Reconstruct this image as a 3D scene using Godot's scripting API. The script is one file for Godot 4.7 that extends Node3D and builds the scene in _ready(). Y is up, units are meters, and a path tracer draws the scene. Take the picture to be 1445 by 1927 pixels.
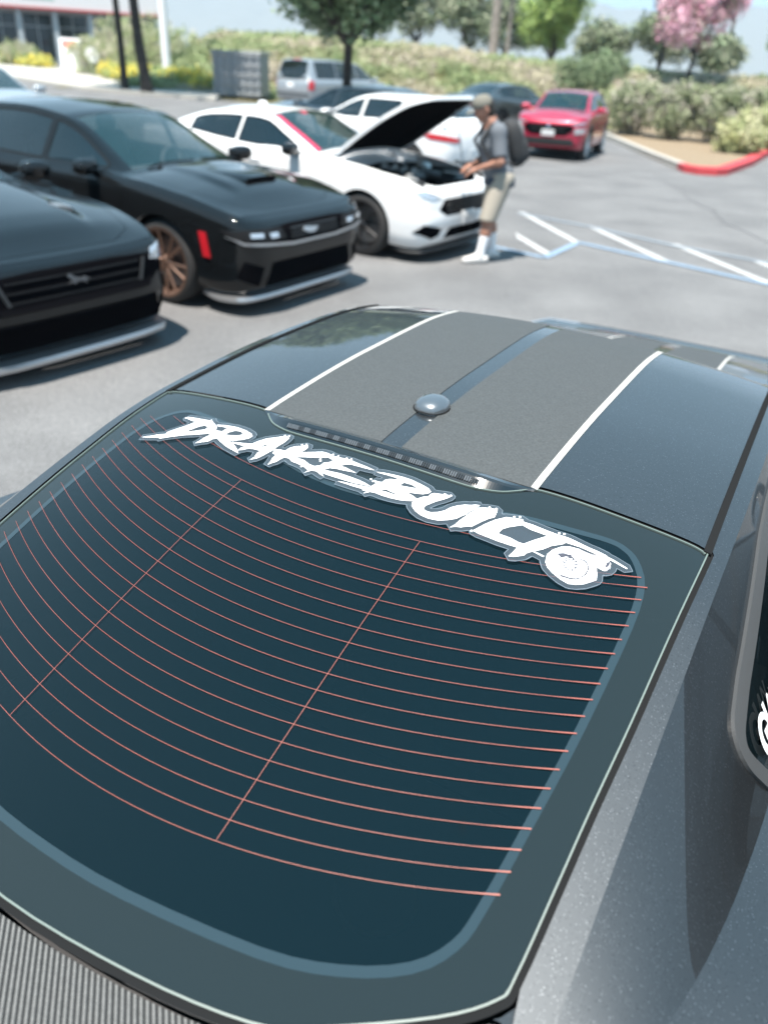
extends Node3D
# A car park at noon: the rear window and roof of a dark grey coupe seen from above its tail, parked cars, two people, a planted bank and trees behind.

# ------------------------------------------------------------------ small maths
class Tab:                       # a smooth curve through points, kept as a table
	var x0 := 0.0
	var x1 := 1.0
	var lut := PackedFloat32Array()
	func _init(p: Array) -> void:
		var n := p.size() / 2
		var xs := []
		var ys := []
		for i in n:
			xs.append(float(p[i * 2]))
			ys.append(float(p[i * 2 + 1]))
		if n > 1 and xs[0] > xs[n - 1]:
			xs.reverse()
			ys.reverse()
		x0 = xs[0]
		x1 = xs[n - 1]
		var m := []
		for i in n:
			if i == 0:
				m.append((ys[1] - ys[0]) / (xs[1] - xs[0]))
			elif i == n - 1:
				m.append((ys[i] - ys[i - 1]) / (xs[i] - xs[i - 1]))
			else:
				var a: float = (ys[i] - ys[i - 1]) / (xs[i] - xs[i - 1])
				var b: float = (ys[i + 1] - ys[i]) / (xs[i + 1] - xs[i])
				m.append(0.0 if a * b <= 0.0 else 2.0 * a * b / (a + b))
		lut.resize(321)
		var k := 0
		for j in 321:
			var x := x0 + (x1 - x0) * j / 320.0
			while k < n - 2 and x > xs[k + 1]:
				k += 1
			var h: float = xs[k + 1] - xs[k]
			var t: float = (x - xs[k]) / h
			lut[j] = (1 + 2 * t) * (1 - t) * (1 - t) * ys[k] + t * (1 - t) * (1 - t) * h * m[k] + t * t * (3 - 2 * t) * ys[k + 1] + t * t * (t - 1) * h * m[k + 1]
	func at(x: float) -> float:
		var t := clampf((x - x0) / (x1 - x0), 0.0, 1.0) * 320.0
		var i := mini(int(t), 319)
		return lerpf(lut[i], lut[i + 1], t - i)

class MB:                        # collects triangles; front faces run clockwise
	var v := PackedVector3Array()
	var n := PackedVector3Array()
	var uv := PackedVector2Array()
	var idx := PackedInt32Array()
	var col := PackedColorArray()
	func vert(p: Vector3, nn: Vector3, t := Vector2.ZERO) -> int:
		v.append(p)
		n.append(nn)
		uv.append(t)
		return v.size() - 1
	func tri(a: int, b: int, c: int) -> void:
		var g := (v[b] - v[a]).cross(v[c] - v[a])
		if g.dot(n[a] + n[b] + n[c]) > 0.0:
			idx.append_array([a, c, b])
		else:
			idx.append_array([a, b, c])
	func flat(p: Array, away: Vector3) -> void:          # a flat convex polygon facing AWAY
		var nn: Vector3 = (p[1] - p[0]).cross(p[2] - p[0]).normalized()
		if nn.dot(away) < 0.0:
			nn = -nn
		var first := v.size()
		for q in p:
			vert(q, nn, Vector2(q.x + q.y, q.z + q.y))
		for i in range(1, p.size() - 1):
			tri(first, first + i, first + i + 1)
	func mesh() -> ArrayMesh:
		var m := ArrayMesh.new()
		if idx.is_empty():
			return m
		var a := []
		a.resize(Mesh.ARRAY_MAX)
		a[Mesh.ARRAY_VERTEX] = v
		a[Mesh.ARRAY_NORMAL] = n
		a[Mesh.ARRAY_TEX_UV] = uv
		if col.size() == v.size():
			a[Mesh.ARRAY_COLOR] = col
		a[Mesh.ARRAY_INDEX] = idx
		m.add_surface_from_arrays(Mesh.PRIMITIVE_TRIANGLES, a)
		return m

var M := {}                      # materials
var rng := RandomNumberGenerator.new()

func lin(r: float, g: float, b: float, a := 1.0) -> Color:
	var c := Color(r, g, b).linear_to_srgb()
	c.a = a
	return c

func pv(a: Array) -> PackedVector2Array:      # flat list to points
	var o := PackedVector2Array()
	for i in a.size() / 2:
		o.append(Vector2(a[i * 2], a[i * 2 + 1]))
	return o

func flip_y(p: PackedVector2Array) -> PackedVector2Array:
	var o := PackedVector2Array()
	for q in p:
		o.append(Vector2(q.x, -q.y))
	o.reverse()
	return o

func flip_x(p: PackedVector2Array) -> PackedVector2Array:
	var o := PackedVector2Array()
	for q in p:
		o.append(Vector2(-q.x, q.y))
	o.reverse()
	return o

func rect(x0: float, y0: float, x1: float, y1: float) -> PackedVector2Array:
	return PackedVector2Array([Vector2(x0, y0), Vector2(x1, y0), Vector2(x1, y1), Vector2(x0, y1)])

func circle(cx: float, cy: float, r: float, n := 40) -> PackedVector2Array:
	var o := PackedVector2Array()
	for i in n:
		o.append(Vector2(cx + r * cos(TAU * i / n), cy + r * sin(TAU * i / n)))
	return o

func rounded(p: PackedVector2Array, r: float) -> PackedVector2Array:      # corners replaced by short curves
	var o := PackedVector2Array()
	for i in p.size():
		var a := p[(i + p.size() - 1) % p.size()]
		var b := p[i]
		var c := p[(i + 1) % p.size()]
		var d1 := minf(r, (a - b).length() * 0.45)
		var d2 := minf(r, (c - b).length() * 0.45)
		var s := b + (a - b).normalized() * d1
		var e := b + (c - b).normalized() * d2
		for k in 6:
			var t := k / 5.0
			o.append(s.lerp(b, t).lerp(b.lerp(e, t), t))
	return o

func denser(p: PackedVector2Array, step: float) -> PackedVector2Array:
	var o := PackedVector2Array()
	for i in p.size():
		var a := p[i]
		var b := p[(i + 1) % p.size()]
		var k := maxi(1, int(ceil((b - a).length() / step)))
		for j in k:
			o.append(a.lerp(b, float(j) / k))
	return o

func breaks(a: float, b: float, step: float) -> PackedFloat32Array:
	var n := maxi(1, int(ceil((b - a) / step)))
	var o := PackedFloat32Array()
	for i in n + 1:
		o.append(a + (b - a) * i / n)
	return o

func ccw(p: PackedVector2Array) -> PackedVector2Array:
	if Geometry2D.is_polygon_clockwise(p):
		p.reverse()
	return p

# ------------------------------------------------------------------ sheets: a surface EV(u, v) inside outlines, less holes
func cell_polys(r: PackedVector2Array, outl: Array, holes: Array, depth: int) -> Array:
	var box := Rect2(r[0], r[2] - r[0])
	var got := []
	if outl.is_empty():
		got = [r]
	for o in outl:
		if box.intersects(o[1], true):
			for q in Geometry2D.intersect_polygons(r, o[0]):
				if not Geometry2D.is_polygon_clockwise(q):
					got.append(q)
	for h in holes:
		if not box.intersects(h[1], true):
			continue
		var next := []
		for q in got:
			var cut := Geometry2D.clip_polygons(q, h[0])
			for c in cut:
				if Geometry2D.is_polygon_clockwise(c):
					if depth > 3:
						continue
					var mid := (r[0] + r[2]) / 2.0
					var parts := []
					for k in 4:
						var a := Vector2(r[0].x if k % 2 == 0 else mid.x, r[0].y if k < 2 else mid.y)
						parts.append_array(cell_polys(rect(a.x, a.y, a.x + box.size.x / 2.0, a.y + box.size.y / 2.0), outl, holes, depth + 1))
					return parts
			next.append_array(cut)
		got = next
	return got

func boxed(list: Array) -> Array:
	var o := []
	for p in list:
		var q := ccw(p.duplicate())
		var b := Rect2(q[0], Vector2.ZERO)
		for w in q:
			b = b.expand(w)
		o.append([q, b.grow(0.0005)])
	return o

func normal_at(ev: Callable, u: float, v: float, p: Vector3) -> Vector3:
	var e := 0.003
	var a: Vector3 = ev.call(u + e, v) - ev.call(u - e, v)
	var b: Vector3 = ev.call(u, v + e) - ev.call(u, v - e)
	var n := a.cross(b)
	if n.length_squared() < 1e-16:
		n = Vector3.UP
	n = n.normalized()
	var c := Vector3(clampf(p.x, -3.1, 0.1), 0.62, 0.0)
	if (p - c).dot(n) < 0.0:
		n = -n
	return n

func sheet(mb: MB, ev: Callable, outl: Array, holes: Array, us: PackedFloat32Array, vs: PackedFloat32Array, off := 0.0, skirt := 0.0) -> void:
	var ob := boxed(outl)
	var hb := boxed(holes)
	var seen := {}
	for i in us.size() - 1:
		for j in vs.size() - 1:
			for q in cell_polys(rect(us[i], vs[j], us[i + 1], vs[j + 1]), ob, hb, 0):
				var id := PackedInt32Array()
				for w in q:
					var key := Vector2i(roundi(w.x * 20000), roundi(w.y * 20000))
					if not seen.has(key):
						var p: Vector3 = ev.call(w.x, w.y)
						var n := normal_at(ev, w.x, w.y, p)
						seen[key] = mb.vert(p + n * off, n, w)
					id.append(seen[key])
				if q.size() == 4:
					mb.tri(id[0], id[1], id[2])
					mb.tri(id[0], id[2], id[3])
				elif q.size() == 3:
					mb.tri(id[0], id[1], id[2])
				else:
					var t := Geometry2D.triangulate_polygon(q)
					for k in t.size() / 3:
						mb.tri(id[t[k * 3]], id[t[k * 3 + 1]], id[t[k * 3 + 2]])
	if skirt > 0.0:
		for o in ob:
			rim_of(mb, ev, o[0], off, skirt, 1.0)
		for h in hb:
			rim_of(mb, ev, h[0], off, skirt, -1.0)

func rim_of(mb: MB, ev: Callable, poly: PackedVector2Array, off: float, skirt: float, side: float) -> void:
	var d := denser(poly, 0.05)
	for i in d.size():
		var a := d[i]
		var b := d[(i + 1) % d.size()]
		if (b - a).length() < 1e-5:
			continue
		var pa: Vector3 = ev.call(a.x, a.y)
		var pb: Vector3 = ev.call(b.x, b.y)
		var na := normal_at(ev, a.x, a.y, pa)
		var nb := normal_at(ev, b.x, b.y, pb)
		var mid: Vector2 = (a + b) / 2.0 + (b - a).orthogonal().normalized() * 0.004 * side
		var out: Vector3 = ev.call(mid.x, mid.y) - (pa + pb) / 2.0
		# which way is outside: the polygon runs counter-clockwise, orthogonal() turns to its right
		var q := [pa + na * off, pb + nb * off, pb + nb * (off - skirt), pa + na * (off - skirt)]
		if (q[1] - q[0]).length() > 1e-5:
			mb.flat(q, out)

# ------------------------------------------------------------------ simple solids, joined into one builder
func add_box(mb: MB, c: Vector3, s: Vector3, ch := 0.0, basis := Basis()) -> void:
	var h := s / 2.0
	ch = minf(ch, minf(h.x, minf(h.y, h.z)) * 0.9)
	for ax in 3:
		for sg in [-1.0, 1.0]:
			var n := Vector3.ZERO
			n[ax] = sg
			var u := (ax + 1) % 3
			var w := (ax + 2) % 3
			var q := []
			for k in [[-1, -1], [1, -1], [1, 1], [-1, 1]]:
				var p := Vector3.ZERO
				p[ax] = sg * h[ax]
				p[u] = k[0] * (h[u] - ch)
				p[w] = k[1] * (h[w] - ch)
				q.append(c + basis * p)
			mb.flat(q, basis * n)
	if ch <= 0.0:
		return
	for ax in 3:
		var u := (ax + 1) % 3
		var w := (ax + 2) % 3
		for k in [[-1, -1], [1, -1], [1, 1], [-1, 1]]:
			var q := []
			for e in [[-1, 0], [1, 0], [1, 1], [-1, 1]]:
				var p := Vector3.ZERO
				p[ax] = e[0] * (h[ax] - ch)
				p[u] = k[0] * (h[u] - (ch if e[1] == 1 else 0.0))
				p[w] = k[1] * (h[w] - (0.0 if e[1] == 1 else ch))
				q.append(c + basis * p)
			var away := Vector3.ZERO
			away[u] = k[0]
			away[w] = k[1]
			mb.flat(q, basis * away)
	for k in 8:
		var sg := Vector3(1 if k & 1 else -1, 1 if k & 2 else -1, 1 if k & 4 else -1)
		mb.flat([c + basis * (sg * Vector3(h.x, h.y - ch, h.z - ch)), c + basis * (sg * Vector3(h.x - ch, h.y, h.z - ch)), c + basis * (sg * Vector3(h.x - ch, h.y - ch, h.z))], basis * sg)

func add_lathe(mb: MB, prof: Array, segs: int, xf := Transform3D(), sharp := false) -> void:   # prof: [radius, height] pairs, axis Y
	var n := prof.size() / 2
	var k0 := 0
	while k0 < n - 1:
		var a := Vector2(prof[k0 * 2], prof[k0 * 2 + 1])
		var b := Vector2(prof[k0 * 2 + 2], prof[k0 * 2 + 3])
		var t := (b - a).normalized()
		var na := Vector2(t.y, -t.x)
		var nb := na
		if not sharp:
			if k0 > 0:
				var t0 := (a - Vector2(prof[k0 * 2 - 2], prof[k0 * 2 - 1])).normalized()
				if t0.dot(t) > 0.5:
					na = (na + Vector2(t0.y, -t0.x)).normalized()
			if k0 < n - 2:
				var t1 := (Vector2(prof[k0 * 2 + 4], prof[k0 * 2 + 5]) - b).normalized()
				if t1.dot(t) > 0.5:
					nb = (nb + Vector2(t1.y, -t1.x)).normalized()
		var first := mb.v.size()
		for i in segs + 1:
			var c := cos(TAU * i / segs)
			var s := sin(TAU * i / segs)
			mb.vert(xf * Vector3(a.x * c, a.y, a.x * s), (xf.basis * Vector3(na.x * c, na.y, na.x * s)).normalized(), Vector2(float(i) / segs, a.y))
			mb.vert(xf * Vector3(b.x * c, b.y, b.x * s), (xf.basis * Vector3(nb.x * c, nb.y, nb.x * s)).normalized(), Vector2(float(i) / segs, b.y))
		for i in segs:
			var f := first + i * 2
			if a.x > 1e-5:
				mb.tri(f, f + 1, f + 2)
			if b.x > 1e-5:
				mb.tri(f + 1, f + 3, f + 2)
		k0 += 1

func add_tube(mb: MB, pts: Array, rad: Array, segs := 8, caps := true) -> void:
	var n := pts.size()
	var rings := []
	var up := Vector3(0.31, 0.2, 0.93)
	for i in n:
		var d: Vector3 = (pts[mini(i + 1, n - 1)] - pts[maxi(i - 1, 0)]).normalized()
		if absf(d.dot(up)) > 0.95:
			up = Vector3(0.9, 0.3, -0.2)
		var e1 := d.cross(up).normalized()
		var e2 := d.cross(e1).normalized()
		var ring := []
		for k in segs + 1:
			var nn := e1 * cos(TAU * k / segs) + e2 * sin(TAU * k / segs)
			ring.append(mb.vert(pts[i] + nn * rad[i], nn, Vector2(float(k) / segs, float(i))))
		rings.append(ring)
	for i in n - 1:
		for k in segs:
			mb.tri(rings[i][k], rings[i + 1][k], rings[i][k + 1])
			mb.tri(rings[i + 1][k], rings[i + 1][k + 1], rings[i][k + 1])
	if caps:
		for e in [0, n - 1]:
			var d: Vector3 = (pts[0] - pts[1]) if e == 0 else (pts[n - 1] - pts[n - 2])
			var q := []
			for k in segs:
				q.append(mb.v[rings[e][k]])
			mb.flat(q, d)

func add_blob(mb: MB, c: Vector3, r: Vector3, basis := Basis(), p := 2.0, nu := 20, nv := 12) -> void:   # a superellipsoid
	var first := mb.v.size()
	for j in nv + 1:
		for i in nu + 1:
			var a := TAU * i / nu
			var b := PI * j / nv - PI / 2
			var d := Vector3(cos(b) * cos(a), sin(b), cos(b) * sin(a))
			var k := pow(pow(absf(d.x), p) + pow(absf(d.y), p) + pow(absf(d.z), p), -1.0 / p)
			var q := d * k
			var nn := Vector3(signf(q.x) * pow(absf(q.x), p - 1) / r.x, signf(q.y) * pow(absf(q.y), p - 1) / r.y, signf(q.z) * pow(absf(q.z), p - 1) / r.z)
			mb.vert(c + basis * (q * r), (basis * nn).normalized(), Vector2(float(i) / nu, float(j) / nv))
	for j in nv:
		for i in nu:
			var f := first + j * (nu + 1) + i
			if j > 0:
				mb.tri(f, f + 1, f + nu + 2)
			if j < nv - 1:
				mb.tri(f, f + nu + 2, f + nu + 1)

func add_prism(mb: MB, poly: PackedVector2Array, d: float, xf: Transform3D, ch := 0.0) -> void:   # polygon in XY, thick along Z from 0 to d
	poly = ccw(poly.duplicate())
	var t := Geometry2D.triangulate_polygon(poly)
	for z in [0.0, d]:
		var nn := (xf.basis * Vector3(0, 0, -1 if z == 0.0 else 1) * signf(d)).normalized()
		var first := mb.v.size()
		for q in poly:
			mb.vert(xf * Vector3(q.x, q.y, z), nn, q)
		for k in t.size() / 3:
			mb.tri(first + t[k * 3], first + t[k * 3 + 1], first + t[k * 3 + 2])
	for i in poly.size():
		var a := poly[i]
		var b := poly[(i + 1) % poly.size()]
		if (b - a).length() < 1e-6:
			continue
		var o := Vector3(b.y - a.y, a.x - b.x, 0)
		mb.flat([xf * Vector3(a.x, a.y, 0), xf * Vector3(b.x, b.y, 0), xf * Vector3(b.x, b.y, d), xf * Vector3(a.x, a.y, d)], xf.basis * o)

# ------------------------------------------------------------------ nodes
var used := {}
func numbered(called: String) -> String:
	var k: int = used.get(called, -1) + 1
	used[called] = k
	return called if k == 0 else "%s_%03d" % [called, k]

func part(called: String, mb: MB, m: Material, parent: Node) -> MeshInstance3D:
	var o := MeshInstance3D.new()
	o.mesh = mb.mesh()
	o.material_override = m
	if parent == self:
		o.name = numbered(called)
		add_child(o)
	else:
		var k := 0
		var nm := called
		while parent.has_node(nm):
			k += 1
			nm = "%s_%03d" % [called, k]
		o.name = nm
		parent.add_child(o)
	return o

func tag(o: Node, label: String, category := "", group := "", kind := "") -> Node:
	if label:
		o.set_meta("label", label)
	if category:
		o.set_meta("category", category)
	if group:
		o.set_meta("group", group)
	if kind:
		o.set_meta("kind", kind)
	return o

func thing(called: String, label: String, category: String, at := Vector3.ZERO, turn := 0.0, group := "") -> Node3D:
	var o := Node3D.new()
	o.name = numbered(called)
	add_child(o)
	o.position = at
	o.rotation.y = turn
	tag(o, label, category, group)
	return o

func struct(called: String, mb: MB, m: Material) -> MeshInstance3D:
	var o := part(called, mb, m, self)
	o.set_meta("kind", "structure")
	return o

# ------------------------------------------------------------------ cars
# A car's own axes: x forward from the front axle, y up, z to its right. Its side runs round it as a belt (s along the plan outline
# from the nose, + on the right; q from sill 0 to shoulder 1); hood, roof and deck are heights over (x, z).
class Car:
	var node: Node3D
	var te: Tab        # shoulder height along x
	var hc: Tab        # crown of hood and deck over the shoulder
	var bot: Tab
	var sp: Tab        # how far the side lies inside the outline, from sill to shoulder
	var npf: Tab       # the same for the nose, along x
	var tpf: Tab
	var corner: Tab    # height of the roof edge
	var crn: Tab
	var gt: Tab        # half width at the roof edge
	var gb: Tab        # half width of the greenhouse at the shoulder
	var length := 0.0
	var sx := PackedFloat32Array()
	var sy := PackedFloat32Array()
	var nx := PackedFloat32Array()
	var ny := PackedFloat32Array()
	var topx := PackedFloat32Array()
	var topy := PackedFloat32Array()
	var w_top: Tab
	var flare := 0.0
	var bulge := 0.0
	var crease := 0.016
	var wheelbase := 2.7
	var wr := 0.34
	var half := 0.9
	const N := 480
	func outline(p: Array) -> void:
		# a smooth line through the points, sampled by length
		var pts := []
		var k := p.size() / 2
		var ctl := []
		for i in k:
			ctl.append(Vector2(p[i * 2], p[i * 2 + 1]))
		ctl.push_front(Vector2(ctl[1].x, -ctl[1].y))
		ctl.append(Vector2(ctl[k - 1].x, -ctl[k - 1].y))
		for i in range(1, k):
			for j in 40:
				pts.append(ctl[i].cubic_interpolate(ctl[i + 1], ctl[i - 1], ctl[i + 2], j / 40.0))
		pts.append(ctl[k])
		var acc := [0.0]
		for i in range(1, pts.size()):
			acc.append(acc[i - 1] + (pts[i] - pts[i - 1]).length())
		length = acc[-1]
		var at := 0
		for i in N + 1:
			var d := length * i / N
			while at < pts.size() - 2 and acc[at + 1] < d:
				at += 1
			var f: float = (d - acc[at]) / maxf(acc[at + 1] - acc[at], 1e-9)
			var q: Vector2 = pts[at].lerp(pts[at + 1], f)
			sx.append(q.x)
			sy.append(maxf(q.y, 0.0))
		for i in N + 1:
			var a := Vector2(sx[maxi(i - 3, 0)], sy[maxi(i - 3, 0)])
			var b := Vector2(sx[mini(i + 3, N)], sy[mini(i + 3, N)])
			if i < 3:
				a = Vector2(sx[3 - i], -sy[3 - i])
			if i > N - 3:
				b = Vector2(sx[N - (i + 3 - N)], -sy[N - (i + 3 - N)])
			var t := (b - a).normalized()
			nx.append(t.y)
			ny.append(-t.x)
		var ws := []
		for i in N + 1:
			var ins := sp.at(1.0)
			var o := npf.at(1.0) if nx[i] > 0.0 else -tpf.at(1.0)
			topx.append(sx[i] - nx[i] * ins + o * nx[i] * nx[i])
			topy.append(maxf(sy[i] - ny[i] * ins, 0.0))
			if i % 6 == 0 and (ws.is_empty() or topx[i] < ws[-2] - 0.002):
				ws.append_array([topx[i], maxf(topy[i], 0.02)])
		w_top = Tab.new(ws)
		half = 0.0
		for i in N + 1:
			half = maxf(half, sy[i])
	func belt(s: float, q: float) -> Vector3:
		if s > length:                     # past the middle of the tail
			s -= 2.0 * length
		var a := clampf(absf(s) / length, 0.0, 1.0) * N
		var i := mini(int(a), N - 1)
		var f := a - i
		var x := lerpf(sx[i], sx[i + 1], f)
		var y := lerpf(sy[i], sy[i + 1], f)
		var ax := lerpf(nx[i], nx[i + 1], f)
		var ay := lerpf(ny[i], ny[i + 1], f)
		var ins := sp.at(q)
		var o := npf.at(q) * ax * ax if ax > 0.0 else -tpf.at(q) * ax * ax
		var z0 := bot.at(x)
		var z1 := te.at(lerpf(topx[i], topx[i + 1], f))
		return Vector3(x - ax * ins + o, lerpf(z0, z1, q), (y - ay * ins) * (1.0 if s >= 0.0 else -1.0))
	func q_of(s: float, z: float) -> float:
		if s > length:
			s -= 2.0 * length
		var i := clampi(roundi(absf(s) / length * N), 0, N)
		var z0 := bot.at(sx[i])
		return (z - z0) / (te.at(topx[i]) - z0)
	func s_of_x(x: float) -> float:
		var lo := 0
		var hi := N
		while hi - lo > 1:
			var mid := (lo + hi) / 2
			if sx[mid] > x:
				lo = mid
			else:
				hi = mid
		var f := clampf((sx[lo] - x) / maxf(sx[lo] - sx[hi], 1e-6), 0.0, 1.0)
		return (lo + f) * length / N
	func s_of_y(y: float, rear := false) -> float:
		var a := absf(y)
		var i := 0
		if not rear:
			while i < N - 1 and sy[i + 1] < a and sx[i] > -0.4:
				i += 1
			var f := clampf((a - sy[i]) / maxf(sy[i + 1] - sy[i], 1e-6), 0.0, 1.0)
			return (i + f) * length / N * (1.0 if y >= 0.0 else -1.0)
		i = N
		while i > 1 and sy[i - 1] < a and sx[i] < sx[N] + 1.3:
			i -= 1
		var g := clampf((a - sy[i]) / maxf(sy[i - 1] - sy[i], 1e-6), 0.0, 1.0)
		return (i - g) * length / N * (1.0 if y >= 0.0 else -1.0)
	func lid(x: float, y: float) -> Vector3:
		var w := w_top.at(x)
		var k := clampf(y / w, -1.0, 1.0)
		var f := smoothstep(0.0, .32, topx[0] - x) * smoothstep(0.0, .2, x - topx[N])
		var ridge := crease * smoothstep(.50, .43, absf(y) + .10 * maxf(0.0, x)) * smoothstep(-.75, -.5, x) * smoothstep(.60, .25, x)
		return Vector3(x, te.at(x) + hc.at(x) * f * (1.0 - k * k) + ridge, y)
	func roof(x: float, y: float) -> Vector3:
		var k := y / gt.at(x)
		return Vector3(x, corner.at(x) + crn.at(x) * (1.0 - k * k), y)
	func cabin(x: float, t: float, side: float) -> Vector3:
		var z0 := te.at(x) - 0.015
		var f := 1.0 - t
		return Vector3(x, lerpf(z0, corner.at(x), t), side * (lerpf(gb.at(x), gt.at(x), t) + flare * f * f * f + bulge * sin(PI * t)))
	func t_of(x: float, z: float) -> float:
		var z0 := te.at(x) - 0.015
		return (z - z0) / maxf(corner.at(x) - z0, 0.005)
	# outlines given in the car's own axes, turned into the sheets' axes
	func on_nose(p: PackedVector2Array, rear := false) -> PackedVector2Array:
		var o := PackedVector2Array()
		for w in p:
			var s := s_of_y(w.x, rear)
			if rear and s < 0.0:
				s += 2.0 * length
			o.append(Vector2(s, clampf(q_of(s, w.y), 0.003, 0.997)))
		return o
	func on_side(p: PackedVector2Array, side := 1.0) -> PackedVector2Array:
		var o := PackedVector2Array()
		for w in p:
			var s := s_of_x(w.x)
			o.append(Vector2(s * side, q_of(s, w.y)))
		return o
	func on_cabin(p: PackedVector2Array) -> PackedVector2Array:
		var o := PackedVector2Array()
		for w in p:
			o.append(Vector2(w.x, clampf(t_of(w.x, w.y), 0.0, 1.0)))
		return o

func dlo(c: Car, x_front: float, x_rear: float, top_gap := 0.055, low_gap := 0.04) -> PackedVector2Array:   # a side window between two pillars
	var up := []
	var low := []
	var n := 28
	for i in n + 1:
		var x := lerpf(x_front, x_rear, float(i) / n)
		var a := c.corner.at(x) - top_gap
		var b := c.te.at(x) + low_gap
		if a > b + 0.012:
			up.append(Vector2(x, a))
			low.append(Vector2(x, b))
	low.reverse()
	return PackedVector2Array(up + low)

func screen(c: Car, xa: float, xb: float, inset: float, bow := 0.0) -> PackedVector2Array:   # a windscreen or rear window in plan; xa at the roof, xb at the base
	var o := []
	var n := 14
	for k in n + 1:
		var x := lerpf(xa, xb, float(k) / n)
		o.append(Vector2(x, c.gt.at(x) - inset))
	for k in range(1, 10):
		var f := 1.0 - 2.0 * k / 10.0
		o.append(Vector2(xb + bow * (1.0 - f * f), f * (c.gt.at(xb) - inset)))
	for k in n + 1:
		var x := lerpf(xb, xa, float(k) / n)
		o.append(Vector2(x, -(c.gt.at(x) - inset)))
	return rounded(PackedVector2Array(o), 0.02)

func on_belt(c: Car, called: String, polys: Array, m: Material, off := 0.004, skirt := 0.012, parent: Node = null, step := 0.05) -> MeshInstance3D:
	var mb := MB.new()
	var ev := func(s: float, q: float) -> Vector3: return c.belt(s, q)
	for p in polys:
		var b: Rect2 = boxed([p])[0][1]
		sheet(mb, ev, [p], [], breaks(b.position.x, b.end.x, step), breaks(b.position.y, b.end.y, 0.12), off, skirt)
	return part(called, mb, m, parent if parent else c.node)

func on_lid(c: Car, called: String, polys: Array, m: Material, off := 0.004, skirt := 0.012, parent: Node = null) -> MeshInstance3D:
	var mb := MB.new()
	var ev := func(x: float, y: float) -> Vector3: return c.lid(x, y)
	for p in polys:
		var b: Rect2 = boxed([p])[0][1]
		sheet(mb, ev, [p], [], breaks(b.position.x, b.end.x, 0.05), breaks(b.position.y, b.end.y, 0.08), off, skirt)
	return part(called, mb, m, parent if parent else c.node)

func on_roof(c: Car, called: String, polys: Array, m: Material, off := 0.003, skirt := 0.008, parent: Node = null, step := 0.05, holes := []) -> MeshInstance3D:
	var mb := MB.new()
	var ev := func(x: float, y: float) -> Vector3: return c.roof(x, y)
	for p in polys:
		var b: Rect2 = boxed([p])[0][1]
		sheet(mb, ev, [p], holes, breaks(b.position.x, b.end.x, step), breaks(b.position.y, b.end.y, step), off, skirt)
	return part(called, mb, m, parent if parent else c.node)

func on_cab(c: Car, called: String, polys: Array, m: Material, side: float, off := 0.003, skirt := 0.01, parent: Node = null, holes := []) -> MeshInstance3D:
	var mb := MB.new()
	var ev := func(x: float, t: float) -> Vector3: return c.cabin(x, t, side)
	for p in polys:
		var q := c.on_cabin(p)
		var hs := []
		for h in holes:
			hs.append(c.on_cabin(h))
		var b: Rect2 = boxed([q])[0][1]
		sheet(mb, ev, [q], hs, breaks(b.position.x, b.end.x, 0.06), breaks(b.position.y, b.end.y, 0.15), off, skirt)
	return part(called, mb, m, parent if parent else c.node)

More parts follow.
